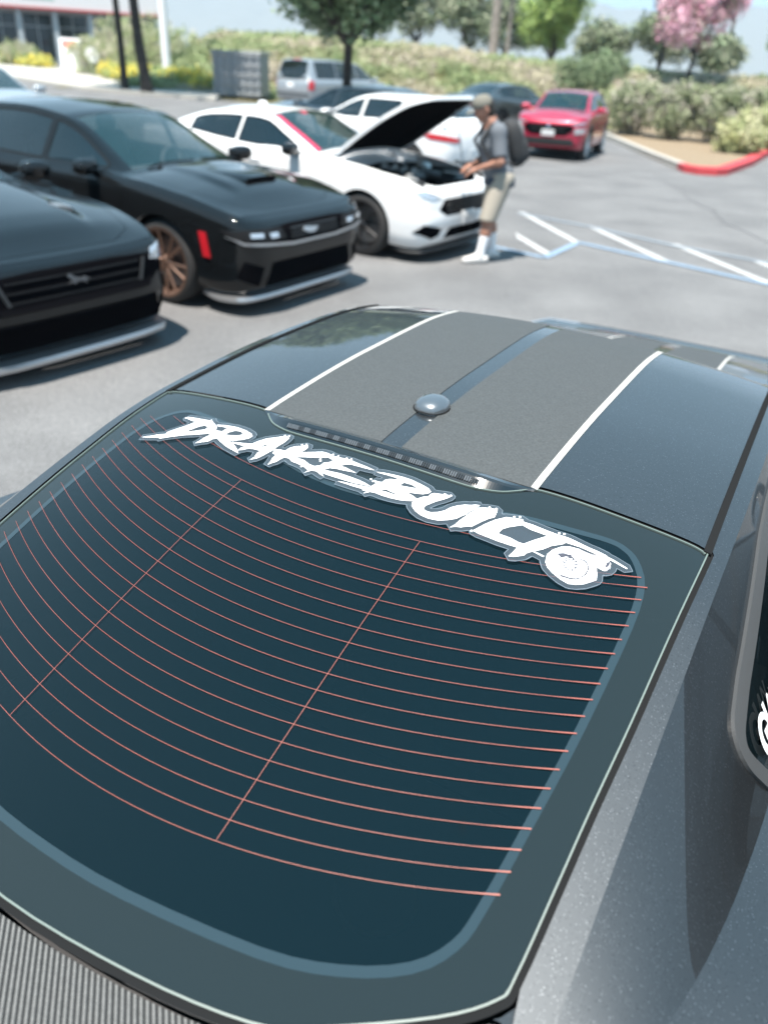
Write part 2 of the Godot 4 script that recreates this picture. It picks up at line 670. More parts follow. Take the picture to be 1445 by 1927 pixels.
func add_wheel(c: Car, x: float, side: float, o: Dictionary) -> void:
	var r: float = c.wr
	var w := 0.235
	var hub: float = c.half - 0.035
	var root := Node3D.new()
	var k := 0
	var nm := "wheel"
	while c.node.has_node(nm):
		k += 1
		nm = "wheel_%03d" % k
	root.name = nm
	c.node.add_child(root)
	root.position = Vector3(x, r, side * (hub - w / 2))
	var xf := Transform3D(Basis(Vector3(1, 0, 0), PI / 2 * side), Vector3.ZERO)      # lathe axis to the car's side
	var rr: float = r * o.get("rim", 0.74)
	var ty := MB.new()
	add_lathe(ty, [rr - 0.01, -w / 2, rr + 0.012, -w / 2 - 0.004, r - 0.03, -w / 2 + 0.002, r - 0.008, -w / 2 + 0.02, r, -w / 2 + 0.05, r, w / 2 - 0.05, r - 0.008, w / 2 - 0.02, r - 0.03, w / 2 - 0.002, rr + 0.012, w / 2 + 0.004, rr - 0.01, w / 2], 40, xf)
	part("tyre", ty, M.tyre, root)
	var rim := MB.new()
	add_lathe(rim, [rr - 0.03, -w / 2 + 0.01, rr - 0.012, w / 2 - 0.03, rr + 0.002, w / 2 - 0.004, rr + 0.012, w / 2 + 0.006, rr - 0.004, w / 2 + 0.008, rr - 0.02, w / 2 - 0.006, rr - 0.035, w / 2 - 0.05], 40, xf)
	var spokes: int = o.get("spokes", 5)
	var split: bool = o.get("split", true)
	for i in spokes:
		var a := TAU * i / spokes + 0.2
		for e in ([-1.0, 1.0] if split else [0.0]):
			var a2: float = a + e * 0.20
			var a1: float = a + e * 0.06
			var p0 := Vector3(cos(a1) * 0.03, w / 2 - 0.035, sin(a1) * 0.03)
			var p1 := Vector3(cos(a2) * (rr - 0.006), w / 2 - 0.006, sin(a2) * (rr - 0.006))
			var d := (p1 - p0)
			var b := Basis(d.normalized(), Vector3.ZERO, Vector3.ZERO)
			var zz := d.normalized().cross(Vector3.UP).normalized()
			b = Basis(d.normalized(), zz.cross(d.normalized()), zz)
			add_box(rim, xf * ((p0 + p1) / 2), Vector3(d.length(), 0.022, 0.026 if split else 0.05), 0.007, xf.basis * b)
	add_lathe(rim, [0.0, w / 2 - 0.012, 0.032, w / 2 - 0.014, 0.06, w / 2 - 0.03, 0.065, w / 2 - 0.07], 20, xf)
	part("rim", rim, o.get("rim_m", M.rim_dark), root)
	var br := MB.new()
	add_lathe(br, [0.0, 0.012, rr - 0.06, 0.012, rr - 0.06, -0.02, 0.0, -0.02], 28, xf, true)
	part("brake_disc", br, M.steel, root)
	var cal := MB.new()
	add_box(cal, xf * Vector3(0.16 if x < -0.5 else -0.16, 0.01, 0.05), Vector3(0.07, 0.06, 0.2), 0.012, xf.basis)
	part("brake_caliper", cal, o.get("caliper", M.dark_plastic), root)
	var back := MB.new()
	add_lathe(back, [0.0, -0.06, rr, -0.06], 24, xf, true)
	for i in 16:                                     # liner over the tyre
		var a0 := PI * (i / 16.0) - 0.0
		var a1 := PI * ((i + 1) / 16.0)
		var q0 := Vector3(cos(a0), sin(a0), 0) * (r + 0.055)
		var q1 := Vector3(cos(a1), sin(a1), 0) * (r + 0.055)
		var zi := Vector3(0, 0, -0.16 * side)
		var zo := Vector3(0, 0, (w / 2 - 0.02) * side)
		back.flat([q0 + zi, q1 + zi, q1 + zo, q0 + zo], -q0 - q1)
		back.flat([zi, q0 + zi, q1 + zi], zo)
	part("wheel_well", back, M.black, root)

func arch(c: Car, x: float) -> PackedVector2Array:
	return circle(x, c.wr, c.wr + 0.045, 36)

func build_car(o: Dictionary) -> Car:
	var c := Car.new()
	c.node = thing(o.name, o.label, o.category, o.at, o.turn)
	var ahead := Basis(Vector3.UP, o.turn) * Vector3(1, 0, 0)          # both axles stand on the ground
	var rise: float = ground(o.at.x - ahead.x * o.wheelbase, o.at.z - ahead.z * o.wheelbase) - o.at.y
	c.node.basis = Basis(Vector3.UP, o.turn) * Basis(Vector3(0, 0, 1), -atan2(rise, o.wheelbase))
	c.te = Tab.new(o.te)
	c.hc = Tab.new(o.hc)
	c.bot = Tab.new(o.bot)
	c.sp = Tab.new(o.get("sp", [0, .10, .08, .05, .25, .018, .5, .002, .7, .0, .86, .006, .93, .018, .98, .045, 1, .07]))
	c.npf = Tab.new(o.get("npf", [0, -.03, .15, .0, .4, -.015, .6, .0, .8, -.01, .92, -.05, 1, -.10]))
	c.tpf = Tab.new(o.get("tpf", [0, -.08, .2, -.01, .5, .0, .85, -.01, 1, -.05]))
	c.corner = Tab.new(o.corner)
	c.crn = Tab.new(o.crn)
	c.gt = Tab.new(o.gt)
	c.gb = Tab.new(o.gb)
	c.flare = o.get("flare", 0.03)
	c.bulge = o.get("bulge", 0.012)
	c.crease = o.get("crease", 0.016)
	c.wheelbase = o.wheelbase
	c.wr = o.get("wr", 0.345)
	c.outline(o.outline)
	var paint: Material = o.paint
	var fine: float = o.get("fine", 1.0)
	# body side, nose and tail, with doors cut out
	var holes := []
	var doors := []
	for side in [1.0, -1.0]:
		for x in [0.0, -c.wheelbase]:
			holes.append(c.on_side(arch(c, x), side))
		for d in o.doors:
			var n := PackedVector2Array()
			for e in denser(rounded(rect(d[0], d[2], d[1], 0.93), 0.07), 0.06):
				n.append(e)
			var m := PackedVector2Array()
			for e in n:
				var s := c.s_of_x(e.x)
				var f = (e.y - d[2]) / (0.93 - d[2])
				m.append(Vector2(s * side, lerpf(c.q_of(s, d[2]), 0.992, f)))
			m = ccw(m)
			doors.append([m, side, d])
			holes.append(m)
	var ev := func(s: float, q: float) -> Vector3: return c.belt(s, q)
	var body := MB.new()
	var qs := PackedFloat32Array([0, .04, .08, .16, .25, .36, .48, .6, .7, .78, .86, .9, .93, .955, .98, 1])
	sheet(body, ev, [rect(-c.length, 0, c.length, 1)], holes, breaks(-c.length, c.length, 0.07 / fine), qs)
	# top of fenders, hood and deck edges
	var ring := PackedVector2Array()
	for i in range(0, Car.N + 1, 4):
		ring.append(Vector2(c.topx[i], c.topy[i]))
	for i in range(Car.N, -1, -4):
		ring.append(Vector2(c.topx[i], -c.topy[i] if i > 0 and i < Car.N else 0.0))
	var cab := PackedVector2Array()
	var xs: Array = o.cab                                        # [front, rear] of the cabin opening in plan
	for i in 13:
		var x := lerpf(xs[0], xs[1], i / 12.0)
		cab.append(Vector2(x, c.gb.at(x) - 0.03))
	for i in 13:
		var x := lerpf(xs[1], xs[0], i / 12.0)
		cab.append(Vector2(x, -c.gb.at(x) + 0.03))
	if o.has("cab_poly"):
		cab = o.cab_poly
	var hood: PackedVector2Array = o.hood
	var deck: PackedVector2Array = o.get("deck", PackedVector2Array())
	var evl := func(x: float, y: float) -> Vector3: return c.lid(x, y)
	var xb := breaks(c.sx[Car.N], c.sx[0], 0.06 / fine)
	var yb := breaks(-c.half, c.half, 0.09 / fine)
	var cuts := [cab, hood]
	if deck.size():
		cuts.append(deck)
	sheet(body, evl, [ring], cuts, xb, yb)
	# pillars and roof
	var side_holes := []
	for w in o.windows:
		side_holes.append(w)
	var cx: Array = o.cab_x                                      # extent of the greenhouse
	for side in [1.0, -1.0]:
		var evc := func(x: float, t: float) -> Vector3: return c.cabin(x, t, side)
		var hs := []
		for w in side_holes:
			hs.append(c.on_cabin(w))
		sheet(body, evc, [rect(cx[1], 0, cx[0], 1)], hs, breaks(cx[1], cx[0], 0.06 / fine), breaks(0, 1, 0.125 / fine))
	var rp := PackedVector2Array()
	for i in 41:
		var x := lerpf(cx[0], cx[1], i / 40.0)
		rp.append(Vector2(x, c.gt.at(x)))
	for i in 41:
		var x := lerpf(cx[1], cx[0], i / 40.0)
		rp.append(Vector2(x, -c.gt.at(x)))
	var evr := func(x: float, y: float) -> Vector3: return c.roof(x, y)
	var rcuts := [o.windscreen, o.rear_window]
	if o.has("roof_cut"):
		rcuts.append(o.roof_cut)
	sheet(body, evr, [rp], rcuts, breaks(cx[1], cx[0], 0.05 / fine), breaks(-0.8, 0.8, 0.08 / fine))
	part("body", body, paint, c.node)
	if hood.size() and not o.get("hood_open", false):
		var h := MB.new()
		sheet(h, evl, Geometry2D.offset_polygon(ccw(hood), -0.005), [], xb, yb, 0.0, 0.012)
		part("hood", h, o.get("hood_m", paint), c.node)
	if deck.size():
		var h := MB.new()
		sheet(h, evl, Geometry2D.offset_polygon(ccw(deck), -0.005), [], xb, yb, 0.0, 0.012)
		if o.has("deck_turn"):                # ribs run slantwise over the lid
			for i in h.uv.size():
				h.uv[i] = h.uv[i].rotated(o.deck_turn)
		part("boot_lid", h, o.get("deck_m", paint), c.node)
	for d in doors:
		var h := MB.new()
		var b: Rect2 = boxed([d[0]])[0][1]
		var q: Array = Geometry2D.offset_polygon(d[0], -0.005)
		sheet(h, ev, q, [], breaks(b.position.x, b.end.x, 0.08 / fine), qs, 0.0, 0.012)
		var door := part("door", h, paint, c.node)
		# handle on the door
		var hx: float = d[2][1] + 0.13
		var hs := c.s_of_x(hx)
		var hp := c.belt(hs * d[1], c.q_of(hs, o.get("handle_z", 0.84)))
		var hm := MB.new()
		add_box(hm, hp + Vector3(0, 0, d[1] * 0.018), Vector3(0.17, 0.028, 0.03), 0.01)
		part("handle", hm, paint, door)
	for side in [1.0, -1.0]:
		for w in o.windows:
			on_cab(c, "window", [w], o.get("glass", M.tint), side, -0.004, 0.0)
	on_roof(c, "windscreen", [o.windscreen], o.get("screen_glass", M.screen), -0.003, 0.0)
	if not o.get("own_rear", false):
		on_roof(c, "rear_window", [o.rear_window], o.get("glass", M.tint), -0.003, 0.0)
	if o.has("roof_cut") and not o.get("own_rear", false):
		on_roof(c, "sunroof", [o.roof_cut], M.tint, -0.002, 0.0)
	# rubber round the windows
	for side in [1.0, -1.0]:
		var tr := MB.new()
		var evc := func(x: float, t: float) -> Vector3: return c.cabin(x, t, side)
		for w in o.windows:
			for g in Geometry2D.offset_polygon(ccw(w.duplicate()), 0.012):
				sheet(tr, evc, [c.on_cabin(g)], [c.on_cabin(w)], breaks(cx[1], cx[0], 0.08), breaks(0, 1, 0.15), 0.002, 0.006)
		part("window_trim", tr, o.get("trim", M.rubber), c.node)
	# floor, cabin lining, seats, dash
	var un := MB.new()
	var tail: float = c.sx[Car.N]
	add_box(un, Vector3((c.sx[0] - 0.25 + tail + 0.25) / 2, 0.31, 0), Vector3(c.sx[0] - tail - 0.5, 0.2, 1.1), 0.03)
	add_box(un, Vector3(-c.wheelbase / 2, 0.3, 0), Vector3(c.wheelbase - 2 * c.wr - 0.14, 0.2, 1.66), 0.03)
	if not o.get("hood_open", false):
		var block: float = o.get("block_top", 0.8)
		add_box(un, Vector3(-0.05, (0.4 + block) / 2.0, 0), Vector3(0.9, block - 0.4, 1.1), 0.05)
	add_box(un, Vector3((tail - c.wheelbase) / 2 + 0.1, 0.62, 0), Vector3(0.9, 0.44, 1.0), 0.05)
	part("underbody", un, M.black, c.node)
	if o.get("seats", true):
		interior(c, xs, o)
	for x in [0.0, -c.wheelbase]:
		for side in [1.0, -1.0]:
			add_wheel(c, x, side, o.get("wheel", {}))
	if o.get("mirrors", true):
		for side in [1.0, -1.0]:
			var mm := MB.new()
			var mx: float = o.get("mirror_x", xs[0] - 0.42)
			var p := c.cabin(mx, 0.12, side)
			add_tube(mm, [p + Vector3(0.02, 0, -0.03 * side), p + Vector3(0.03, 0.01, 0.1 * side)], [0.03, 0.035], 8)
			add_blob(mm, p + Vector3(0.04, 0.055, 0.19 * side), Vector3(0.075, 0.07, 0.125), Basis(Vector3.UP, 0.2 * side), 2.8)
			var mir := part("mirror", mm, o.get("mirror_m", paint), c.node)
			var g := MB.new()
			add_box(g, p + Vector3(-0.034, 0.055, 0.19 * side), Vector3(0.006, 0.09, 0.19), 0.0, Basis(Vector3.UP, 0.2 * side))
			part("mirror_glass", g, M.chrome, mir)
	return c

func interior(c: Car, xs: Array, o: Dictionary) -> void:
	var base := 0.5
	var d := MB.new()
	var wx: float = xs[0]
	add_box(d, Vector3(wx - 0.16, c.te.at(wx) - 0.1, 0), Vector3(0.5, 0.2, 1.34), 0.06)
	part("dashboard", d, M.cabin, c.node)
	var fl := MB.new()
	add_box(fl, Vector3((xs[0] + xs[1]) / 2, 0.44, 0), Vector3(xs[0] - xs[1], 0.06, 1.4), 0.0)
	part("cabin_floor", fl, M.cabin, c.node)
	var rows := [wx - 1.15, wx - 1.95]
	if o.has("rows"):
		rows = o.rows
	for r in rows.size():
		for side in [1.0, -1.0]:
			var s := MB.new()
			var zc: float = 0.36 * side
			add_box(s, Vector3(rows[r], base + 0.06, zc), Vector3(0.5, 0.16, 0.5), 0.05)
			var hh: float = o.get("seat_h", 0.58) - (0.06 if r else 0.0)
			add_box(s, Vector3(rows[r] - 0.28, base + 0.1 + hh / 2, zc), Vector3(0.14, hh, 0.48), 0.06, Basis(Vector3(0, 0, 1), 0.18))
			add_box(s, Vector3(rows[r] - 0.35, base + 0.16 + hh, zc), Vector3(0.1, 0.17, 0.25), 0.045, Basis(Vector3(0, 0, 1), 0.12))
			part("seat", s, M.cabin, c.node)
	var w := MB.new()
	var wc := Vector3(wx - 0.5, c.te.at(wx) - 0.06, -0.36)
	var ring := []
	var rad := []
	for i in 25:
		var a := TAU * i / 24
		ring.append(wc + Basis(Vector3(0, 0, 1), 0.4) * Vector3(0, cos(a) * 0.18, sin(a) * 0.18))
		rad.append(0.016)
	add_tube(w, ring, rad, 8, false)
	add_tube(w, [wc + Vector3(0.0, 0, -0.17), wc + Vector3(0.02, -0.01, 0), wc + Vector3(0.0, 0, 0.17)], [0.016, 0.04, 0.016], 8)
	part("steering_wheel", w, M.cabin, c.node)

# ------------------------------------------------------------------ materials
func mat(name: String, c: Color, rough := 0.6, metal := 0.0, spec := 0.5) -> StandardMaterial3D:
	var m := StandardMaterial3D.new()
	m.resource_name = name
	m.albedo_color = c
	m.roughness = rough
	m.metallic = metal
	m.metallic_specular = spec
	return m

func gloss(name: String, c: Color, metal := 0.0, rough := 0.35, coat := 1.0) -> StandardMaterial3D:
	var m := mat(name, c, rough, metal)
	m.clearcoat_enabled = true
	m.clearcoat = coat
	m.clearcoat_roughness = 0.02
	return m

func pane(name: String, c: Color, alpha: float, spec := 0.7) -> StandardMaterial3D:
	var m := mat(name, c, 0.02, 0.0, spec)
	m.transparency = BaseMaterial3D.TRANSPARENCY_ALPHA
	m.albedo_color.a = alpha
	return m

func grain(size: int, amount: float, specks: float, seed_: int, soft := 0) -> ImageTexture:   # greys round a mean, with bright specks
	var r := RandomNumberGenerator.new()
	r.seed = seed_
	var im := Image.create(size, size, false, Image.FORMAT_RGB8)
	for y in size:
		for x in size:
			var g := clampf(0.72 + (r.randf() - 0.5) * amount, 0.0, 1.0)
			im.set_pixel(x, y, Color(g, g, g))
	if soft:
		im.resize(size / soft, size / soft, Image.INTERPOLATE_LANCZOS)
		im.resize(size, size, Image.INTERPOLATE_CUBIC)
	for k in int(size * size * specks):
		var b := r.randf_range(0.86, 1.0)
		im.set_pixel(r.randi() % size, r.randi() % size, Color(b, b, b))
	return ImageTexture.create_from_image(im)

func flakes(size: int, seed_: int) -> ImageTexture:      # dark base with bright metal flakes of a few sizes
	var r := RandomNumberGenerator.new()
	r.seed = seed_
	var im := Image.create(size, size, false, Image.FORMAT_RGB8)
	im.fill(Color(.62, .62, .62))
	for k in 12000:
		var b := r.randf_range(.85, 1.0)
		var x := r.randi() % (size - 2)
		var y := r.randi() % (size - 2)
		im.fill_rect(Rect2i(x, y, 1 + r.randi() % 2, 1 + r.randi() % 2), Color(b, b, b))
	for k in 14000:
		var b := r.randf_range(.45, .6)
		im.fill_rect(Rect2i(r.randi() % (size - 2), r.randi() % (size - 2), 1 + r.randi() % 2, 2), Color(b, b, b))
	return ImageTexture.create_from_image(im)

func noise_tex(size: int, freq: float, lo: Color, hi: Color, seed_: int, oct := 4, normal := false) -> NoiseTexture2D:
	var t := NoiseTexture2D.new()
	t.width = size
	t.height = size
	t.seamless = true
	t.generate_mipmaps = false
	var n := FastNoiseLite.new()
	n.seed = seed_
	n.noise_type = FastNoiseLite.TYPE_SIMPLEX
	n.frequency = freq
	n.fractal_octaves = oct
	t.noise = n
	if normal:
		t.as_normal_map = true
		t.bump_strength = 4.0
	else:
		var g := Gradient.new()
		g.set_color(0, lo)
		g.set_color(1, hi)
		t.color_ramp = g
	return t

func make_materials() -> void:
	M.black = mat("black", lin(.004, .004, .005), 0.9, 0.0, 0.05)
	M.dark_plastic = mat("dark plastic", lin(.02, .021, .023), 0.5)
	M.rubber = mat("rubber", lin(.014, .015, .016), 0.9, 0.0, 0.05)
	M.tyre = mat("tyre", lin(.02, .02, .021), 0.75)
	M.cabin = mat("cabin", lin(.03, .031, .034), 0.7)
	M.steel = mat("steel", lin(.35, .35, .36), 0.35, 0.9)
	M.chrome = mat("chrome", lin(.75, .77, .8), 0.08, 1.0)
	M.satin = mat("satin silver", lin(.5, .51, .53), 0.3, 0.8)
	M.rim_dark = mat("dark rim", lin(.03, .03, .032), 0.3, 0.6)
	M.rim_silver = mat("silver rim", lin(.5, .51, .53), 0.3, 0.8)
	M.rim_bronze = mat("bronze rim", lin(.26, .16, .12), 0.32, 0.75)
	M.tint = pane("tinted glass", lin(.004, .008, .010), 0.86)
	M.screen = pane("windscreen glass", lin(.02, .06, .065), 0.30)
	M.lens = pane("clear lens", lin(.5, .52, .54), 0.25)
	M.lamp_white = mat("lamp reflector", lin(.6, .62, .66), 0.15, 0.7)
	M.lamp_red = gloss("red lamp", lin(.42, .01, .018))
	M.white_print = mat("white vinyl", lin(.82, .84, .86), 0.45)
	M.grey_print = mat("grey print", lin(.045, .048, .065), 0.5)
	M.plate = mat("number plate", lin(.7, .71, .72), 0.4)
	M.black_paint = gloss("black paint", lin(.006, .007, .008), 0.0, 0.3)
	M.black_paint.metallic_specular = 0.1
	M.black_paint.roughness = 0.15
	M.black_paint.clearcoat = 0.85
	M.white_paint = gloss("white paint", lin(.76, .77, .78), 0.0, 0.4)
	M.silver_paint = gloss("silver paint", lin(0.357, 0.3825, 0.408), 0.5, 0.35)
	M.red_paint = gloss("red paint", lin(0.357, 0.0102, 0.0425), 0.25, 0.35)
	M.blue_paint = gloss("slate blue paint", lin(0.02975, 0.04675, 0.06375), 0.3, 0.35)
	M.graphite_paint = gloss("graphite paint", lin(0.0425, 0.0527, 0.0595), 0.4, 0.35)
	var g := gloss("dark grey metallic paint", lin(.185, .198, .212), 0.93, 0.52)
	g.albedo_texture = flakes(1024, 5)
	g.uv1_triplanar = true
	g.uv1_scale = Vector3(1.25, 1.25, 1.25)
	M.grey_paint = g
	var v := mat("textured grey vinyl", lin(0.09775, 0.1071, 0.1105), 0.65)
	v.albedo_texture = grain(512, 0.36, 0.0, 7, 3)
	v.uv1_scale = Vector3(2.4, 2.4, 2.4)
	v.heightmap_enabled = true
	v.heightmap_texture = grain(512, 1.2, 0.0, 8, 3)
	v.heightmap_scale = 0.05
	M.vinyl = v
	M.frit = gloss("black glass border", lin(.0115, .0165, .0175), 0.0, 0.4)
	M.frit.roughness = 0.9
	M.frit.metallic_specular = 0.1
	M.frit_edge = gloss("dotted glass border", lin(0.0204, 0.0357, 0.04505), 0.0, 0.4)
	M.frit_edge.roughness = 0.9
	M.frit_edge.metallic_specular = 0.1
	M.rear_glass = pane("dark rear glass", lin(.001, .004, .005), 0.94, 0.52)
	M.glass_edge = mat("cut glass edge", lin(.11, .145, .135), 0.5)
	M.heater = mat("heater wire", lin(.24, .062, .046), 0.5)
	var f := pane("clear film", lin(0.085, 0.1105, 0.136), 0.45, 0.4)
	f.roughness = 0.3
	M.film = f
	# ribbed boot lid
	var im := Image.create(8, 8, false, Image.FORMAT_RGB8)
	var hm := Image.create(64, 8, false, Image.FORMAT_RGB8)
	im = Image.create(64, 64, false, Image.FORMAT_RGB8)
	var r := RandomNumberGenerator.new()
	r.seed = 3
	for x in 64:
		var k := 0.5 - 0.5 * cos(TAU * x / 16.0)
		for y in 64:
			var e := clampf(0.24 + 0.46 * smoothstep(0.25, 0.75, k) + r.randf_range(-0.16, 0.16), 0.0, 1.0)
			im.set_pixel(x, y, Color(e, e * 0.99, e * 0.97))
		for y in 8:
			hm.set_pixel(x, y, Color(k, k, k))
	var rb := mat("ribbed fabric wrap", lin(0.306, 0.3145, 0.323), 0.6)
	rb.albedo_texture = ImageTexture.create_from_image(im)
	rb.uv1_scale = Vector3(36.8, 36.8, 1)
	rb.heightmap_enabled = true
	rb.heightmap_texture = ImageTexture.create_from_image(hm)
	rb.heightmap_scale = 0.2
	M.ribbed = rb
	# ground
	var a := mat("asphalt", lin(0.306, 0.3102, 0.3162), 0.9)
	a.albedo_texture = noise_tex(1024, 0.006, Color(.84, .84, .845), Color(1, 1, 1), 11, 6)
	a.uv1_scale = Vector3(0.09, 0.09, 1)
	a.detail_enabled = true
	a.detail_blend_mode = BaseMaterial3D.BLEND_MODE_MUL
	a.detail_uv_layer = BaseMaterial3D.DETAIL_UV_2
	a.uv2_triplanar = true
	a.uv2_world_triplanar = true
	a.uv2_scale = Vector3(.55, .55, .55)
	a.detail_albedo = grain(512, 0.42, 0.01, 12)
	M.asphalt = a
	M.concrete = mat("concrete", lin(0.425, 0.408, 0.374), 0.9)
	M.concrete.albedo_texture = noise_tex(512, 0.02, Color(.85, .85, .85), Color(1, 1, 1), 14)
	M.white_line = mat("worn white line", lin(0.527, 0.5355, 0.544), 0.85)
	M.white_line.albedo_texture = noise_tex(256, 0.05, Color(.72, .72, .72), Color(1, 1, 1), 15)
	M.blue_line = mat("worn blue line", lin(0.221, 0.323, 0.442), 0.85)
	M.blue_line.albedo_texture = noise_tex(256, 0.05, Color(.8, .8, .8), Color(1, 1, 1), 16)
	M.blue_faded = mat("nearly gone blue line", lin(.20, .245, .29), 0.9)
	M.red_kerb = mat("red kerb paint", lin(0.408, 0.0425, 0.051), 0.8)
	M.crack = mat("tar in cracks", lin(.07, .07, .075), 0.8)
	M.earth = mat("dry earth", lin(0.289, 0.221, 0.1445), 1.0)
	M.earth.albedo_texture = noise_tex(512, 0.02, Color(.7, .7, .7), Color(1, 1, 1), 18)
	M.bank = mat("bank soil", lin(0.204, 0.187, 0.102), 1.0)
	M.bank.albedo_texture = noise_tex(512, 0.015, Color(.55, .6, .5), Color(1, .95, .9), 19)
	M.bark = mat("bark", lin(.07, .058, .05), 0.95)
	M.bark.albedo_texture = noise_tex(256, 0.03, Color(.5, .5, .5), Color(1, 1, 1), 20)
	M.pale_bark = mat("pale bark", lin(.36, .32, .29), 0.95)
	M.pale_bark.albedo_texture = noise_tex(256, 0.03, Color(.6, .6, .6), Color(1, 1, 1), 21)
	var lf := mat("leaves", Color(1, 1, 1), 0.6)
	lf.vertex_color_use_as_albedo = true
	lf.backlight_enabled = true
	lf.backlight = Color(.5, .5, .5)
	M.leaf = lf
	M.stucco = mat("white stucco", lin(0.561, 0.5695, 0.578), 0.9)
	M.grey_wall = mat("blue grey wall", lin(.36, .42, .50), 0.9)
	M.pink_wall = mat("rose band", lin(.48, .36, .37), 0.9)
	M.red_band = mat("red band", lin(.36, .06, .06), 0.7)
	M.shop_glass = mat("shop glass", lin(.012, .022, .025), 0.05)
	M.column = mat("column", lin(.34, .38, .40), 0.8)
	M.pole_paint = mat("white pole", lin(.72, .74, .78), 0.5)
	M.box_metal = mat("galvanised metal", lin(0.255, 0.272, 0.289), 0.55, 0.4)
	M.yellow = mat("yellow plastic", lin(.75, .48, .01), 0.5)
	M.mountain = mat("mountain", lin(.16, .17, .16), 1.0)
	M.skin = mat("skin", lin(0.306, 0.153, 0.1062), 0.55)
	M.shirt = mat("blue grey shirt", lin(.115, .13, .15), 0.9)
	M.navy = mat("navy cloth", lin(.025, .04, .065), 0.9)
	M.khaki = mat("khaki cloth", lin(0.306, 0.2805, 0.238), 0.9)
	M.sock = mat("white socks", lin(.70, .71, .74), 0.9)
	M.shoe = mat("pale shoes", lin(.55, .54, .53), 0.8)
	M.cap = mat("khaki cap", lin(0.1445, 0.1403, 0.119), 0.9)
	M.hair = mat("dark hair", lin(.02, .016, .013), 0.7)
	M.pack = mat("black backpack", lin(.02, .022, .025), 0.8)
	M.pack_grey = mat("grey backpack panel", lin(.16, .165, .17), 0.85)
	M.engine = mat("engine black", lin(.015, .016, .018), 0.4)
	M.alloy = mat("cast alloy", lin(.55, .55, .54), 0.35, 0.6)
	M.banner_red = gloss("red window strip", lin(.55, .01, .05))

# ------------------------------------------------------------------ what each kind of car measures
func at_ground(x: float, z: float) -> Vector3:
	return Vector3(x, ground(x, z), z)

func heading(deg: float) -> float:      # clockwise from straight ahead of the viewer
	return PI / 2 - deg_to_rad(deg)

func coupe(name: String, label: String, at: Vector3, deg: float, paint: Material) -> Dictionary:
	return {
		"name": name, "label": label, "category": "car", "at": at, "turn": heading(deg), "paint": paint, "wheelbase": 2.72, "wr": 0.345,
		"outline": [.90, 0, .897, .3, .878, .58, .80, .78, .58, .885, .3, .93, 0, .945, -.6, .93, -1.4, .92, -2.2, .94, -2.75, .955, -3.2, .94, -3.55, .87, -3.75, .7, -3.86, .4, -3.89, 0],
		"sp": [0, .10, .08, .05, .25, .018, .5, .002, .7, .0, .86, .003, .93, .010, .98, .03, 1, .05],
		"npf": [0, -.05, .12, -.02, .3, -.015, .42, .012, .52, .010, .6, -.03, .8, -.045, .93, -.06, 1, -.09],
		"te": [.92, .745, .86, .765, .78, .79, .6, .835, .2, .905, -.4, .965, -.8, .99, -1.6, .99, -2.2, 1.01, -2.75, 1.045, -3.2, 1.058, -3.5, 1.05, -3.7, 1.05, -3.89, 1.03],
		"hc": [.92, 0, .82, .02, .5, .055, 0, .065, -.6, .07, -1, .05, -2.6, .03, -3.3, .028, -3.7, .02, -3.89, 0],
		"bot": [.92, .19, .6, .17, .3, .19, -.4, .19, -2.3, .21, -3.2, .25, -3.89, .32],
		"corner": [-.3, .80, -.67, .92, -.92, 1.03, -1.32, 1.2, -1.62, 1.32, -1.82, 1.335, -2.12, 1.33, -2.47, 1.303, -2.6, 1.284, -2.77, 1.242, -3.02, 1.168, -3.27, 1.088, -3.47, 1.02, -3.67, .955, -3.8, .91],
		"crn": [-.3, .10, -.92, .09, -1.62, .05, -2.02, .05, -2.52, .058, -2.82, .06, -3.32, .045, -3.8, .04],
		"gt": [-.3, .78, -.67, .74, -.92, .70, -1.32, .64, -1.62, .615, -2.02, .635, -2.52, .64, -3.2, .64, -3.8, .65],
		"gb": [-.3, .80, -.7, .80, -1.2, .82, -2, .83, -2.8, .81, -3.4, .76, -3.8, .72],
		"cab": [-.78, -3.25], "cab_x": [-.35, -3.78], "doors": [[-.42, -1.72, .30]], "mirror_x": -1.0, "handle_z": 0.86,
		"hood": rounded(pv([.70, -.46, .70, .46, .57, .68, .2, .78, -.42, .77, -.62, .70, -.62, -.70, -.42, -.77, .2, -.78, .57, -.68]), 0.06),
		"rows": [-1.75, -2.5],
	}

func finish_coupe(o: Dictionary) -> Car:
	var c := Car.new()
	c.te = Tab.new(o.te)
	c.corner = Tab.new(o.corner)
	c.gt = Tab.new(o.gt)
	o.windows = [dlo(c, -.86, -1.93, .05, .03), dlo(c, -1.985, -2.76, .05, .035)]
	if not o.has("windscreen"):
		o.windscreen = screen(c, -1.62, -.80, .05, .05)
	if not o.has("rear_window"):
		o.rear_window = screen(c, -2.5, -3.25, .05, -.16)
		o.deck = rounded(pv([-3.34, -.3, -3.34, .3, -3.3, .62, -3.62, .66, -3.8, .4, -3.8, -.4, -3.62, -.66, -3.3, -.62]), 0.05)
	return build_car(o)

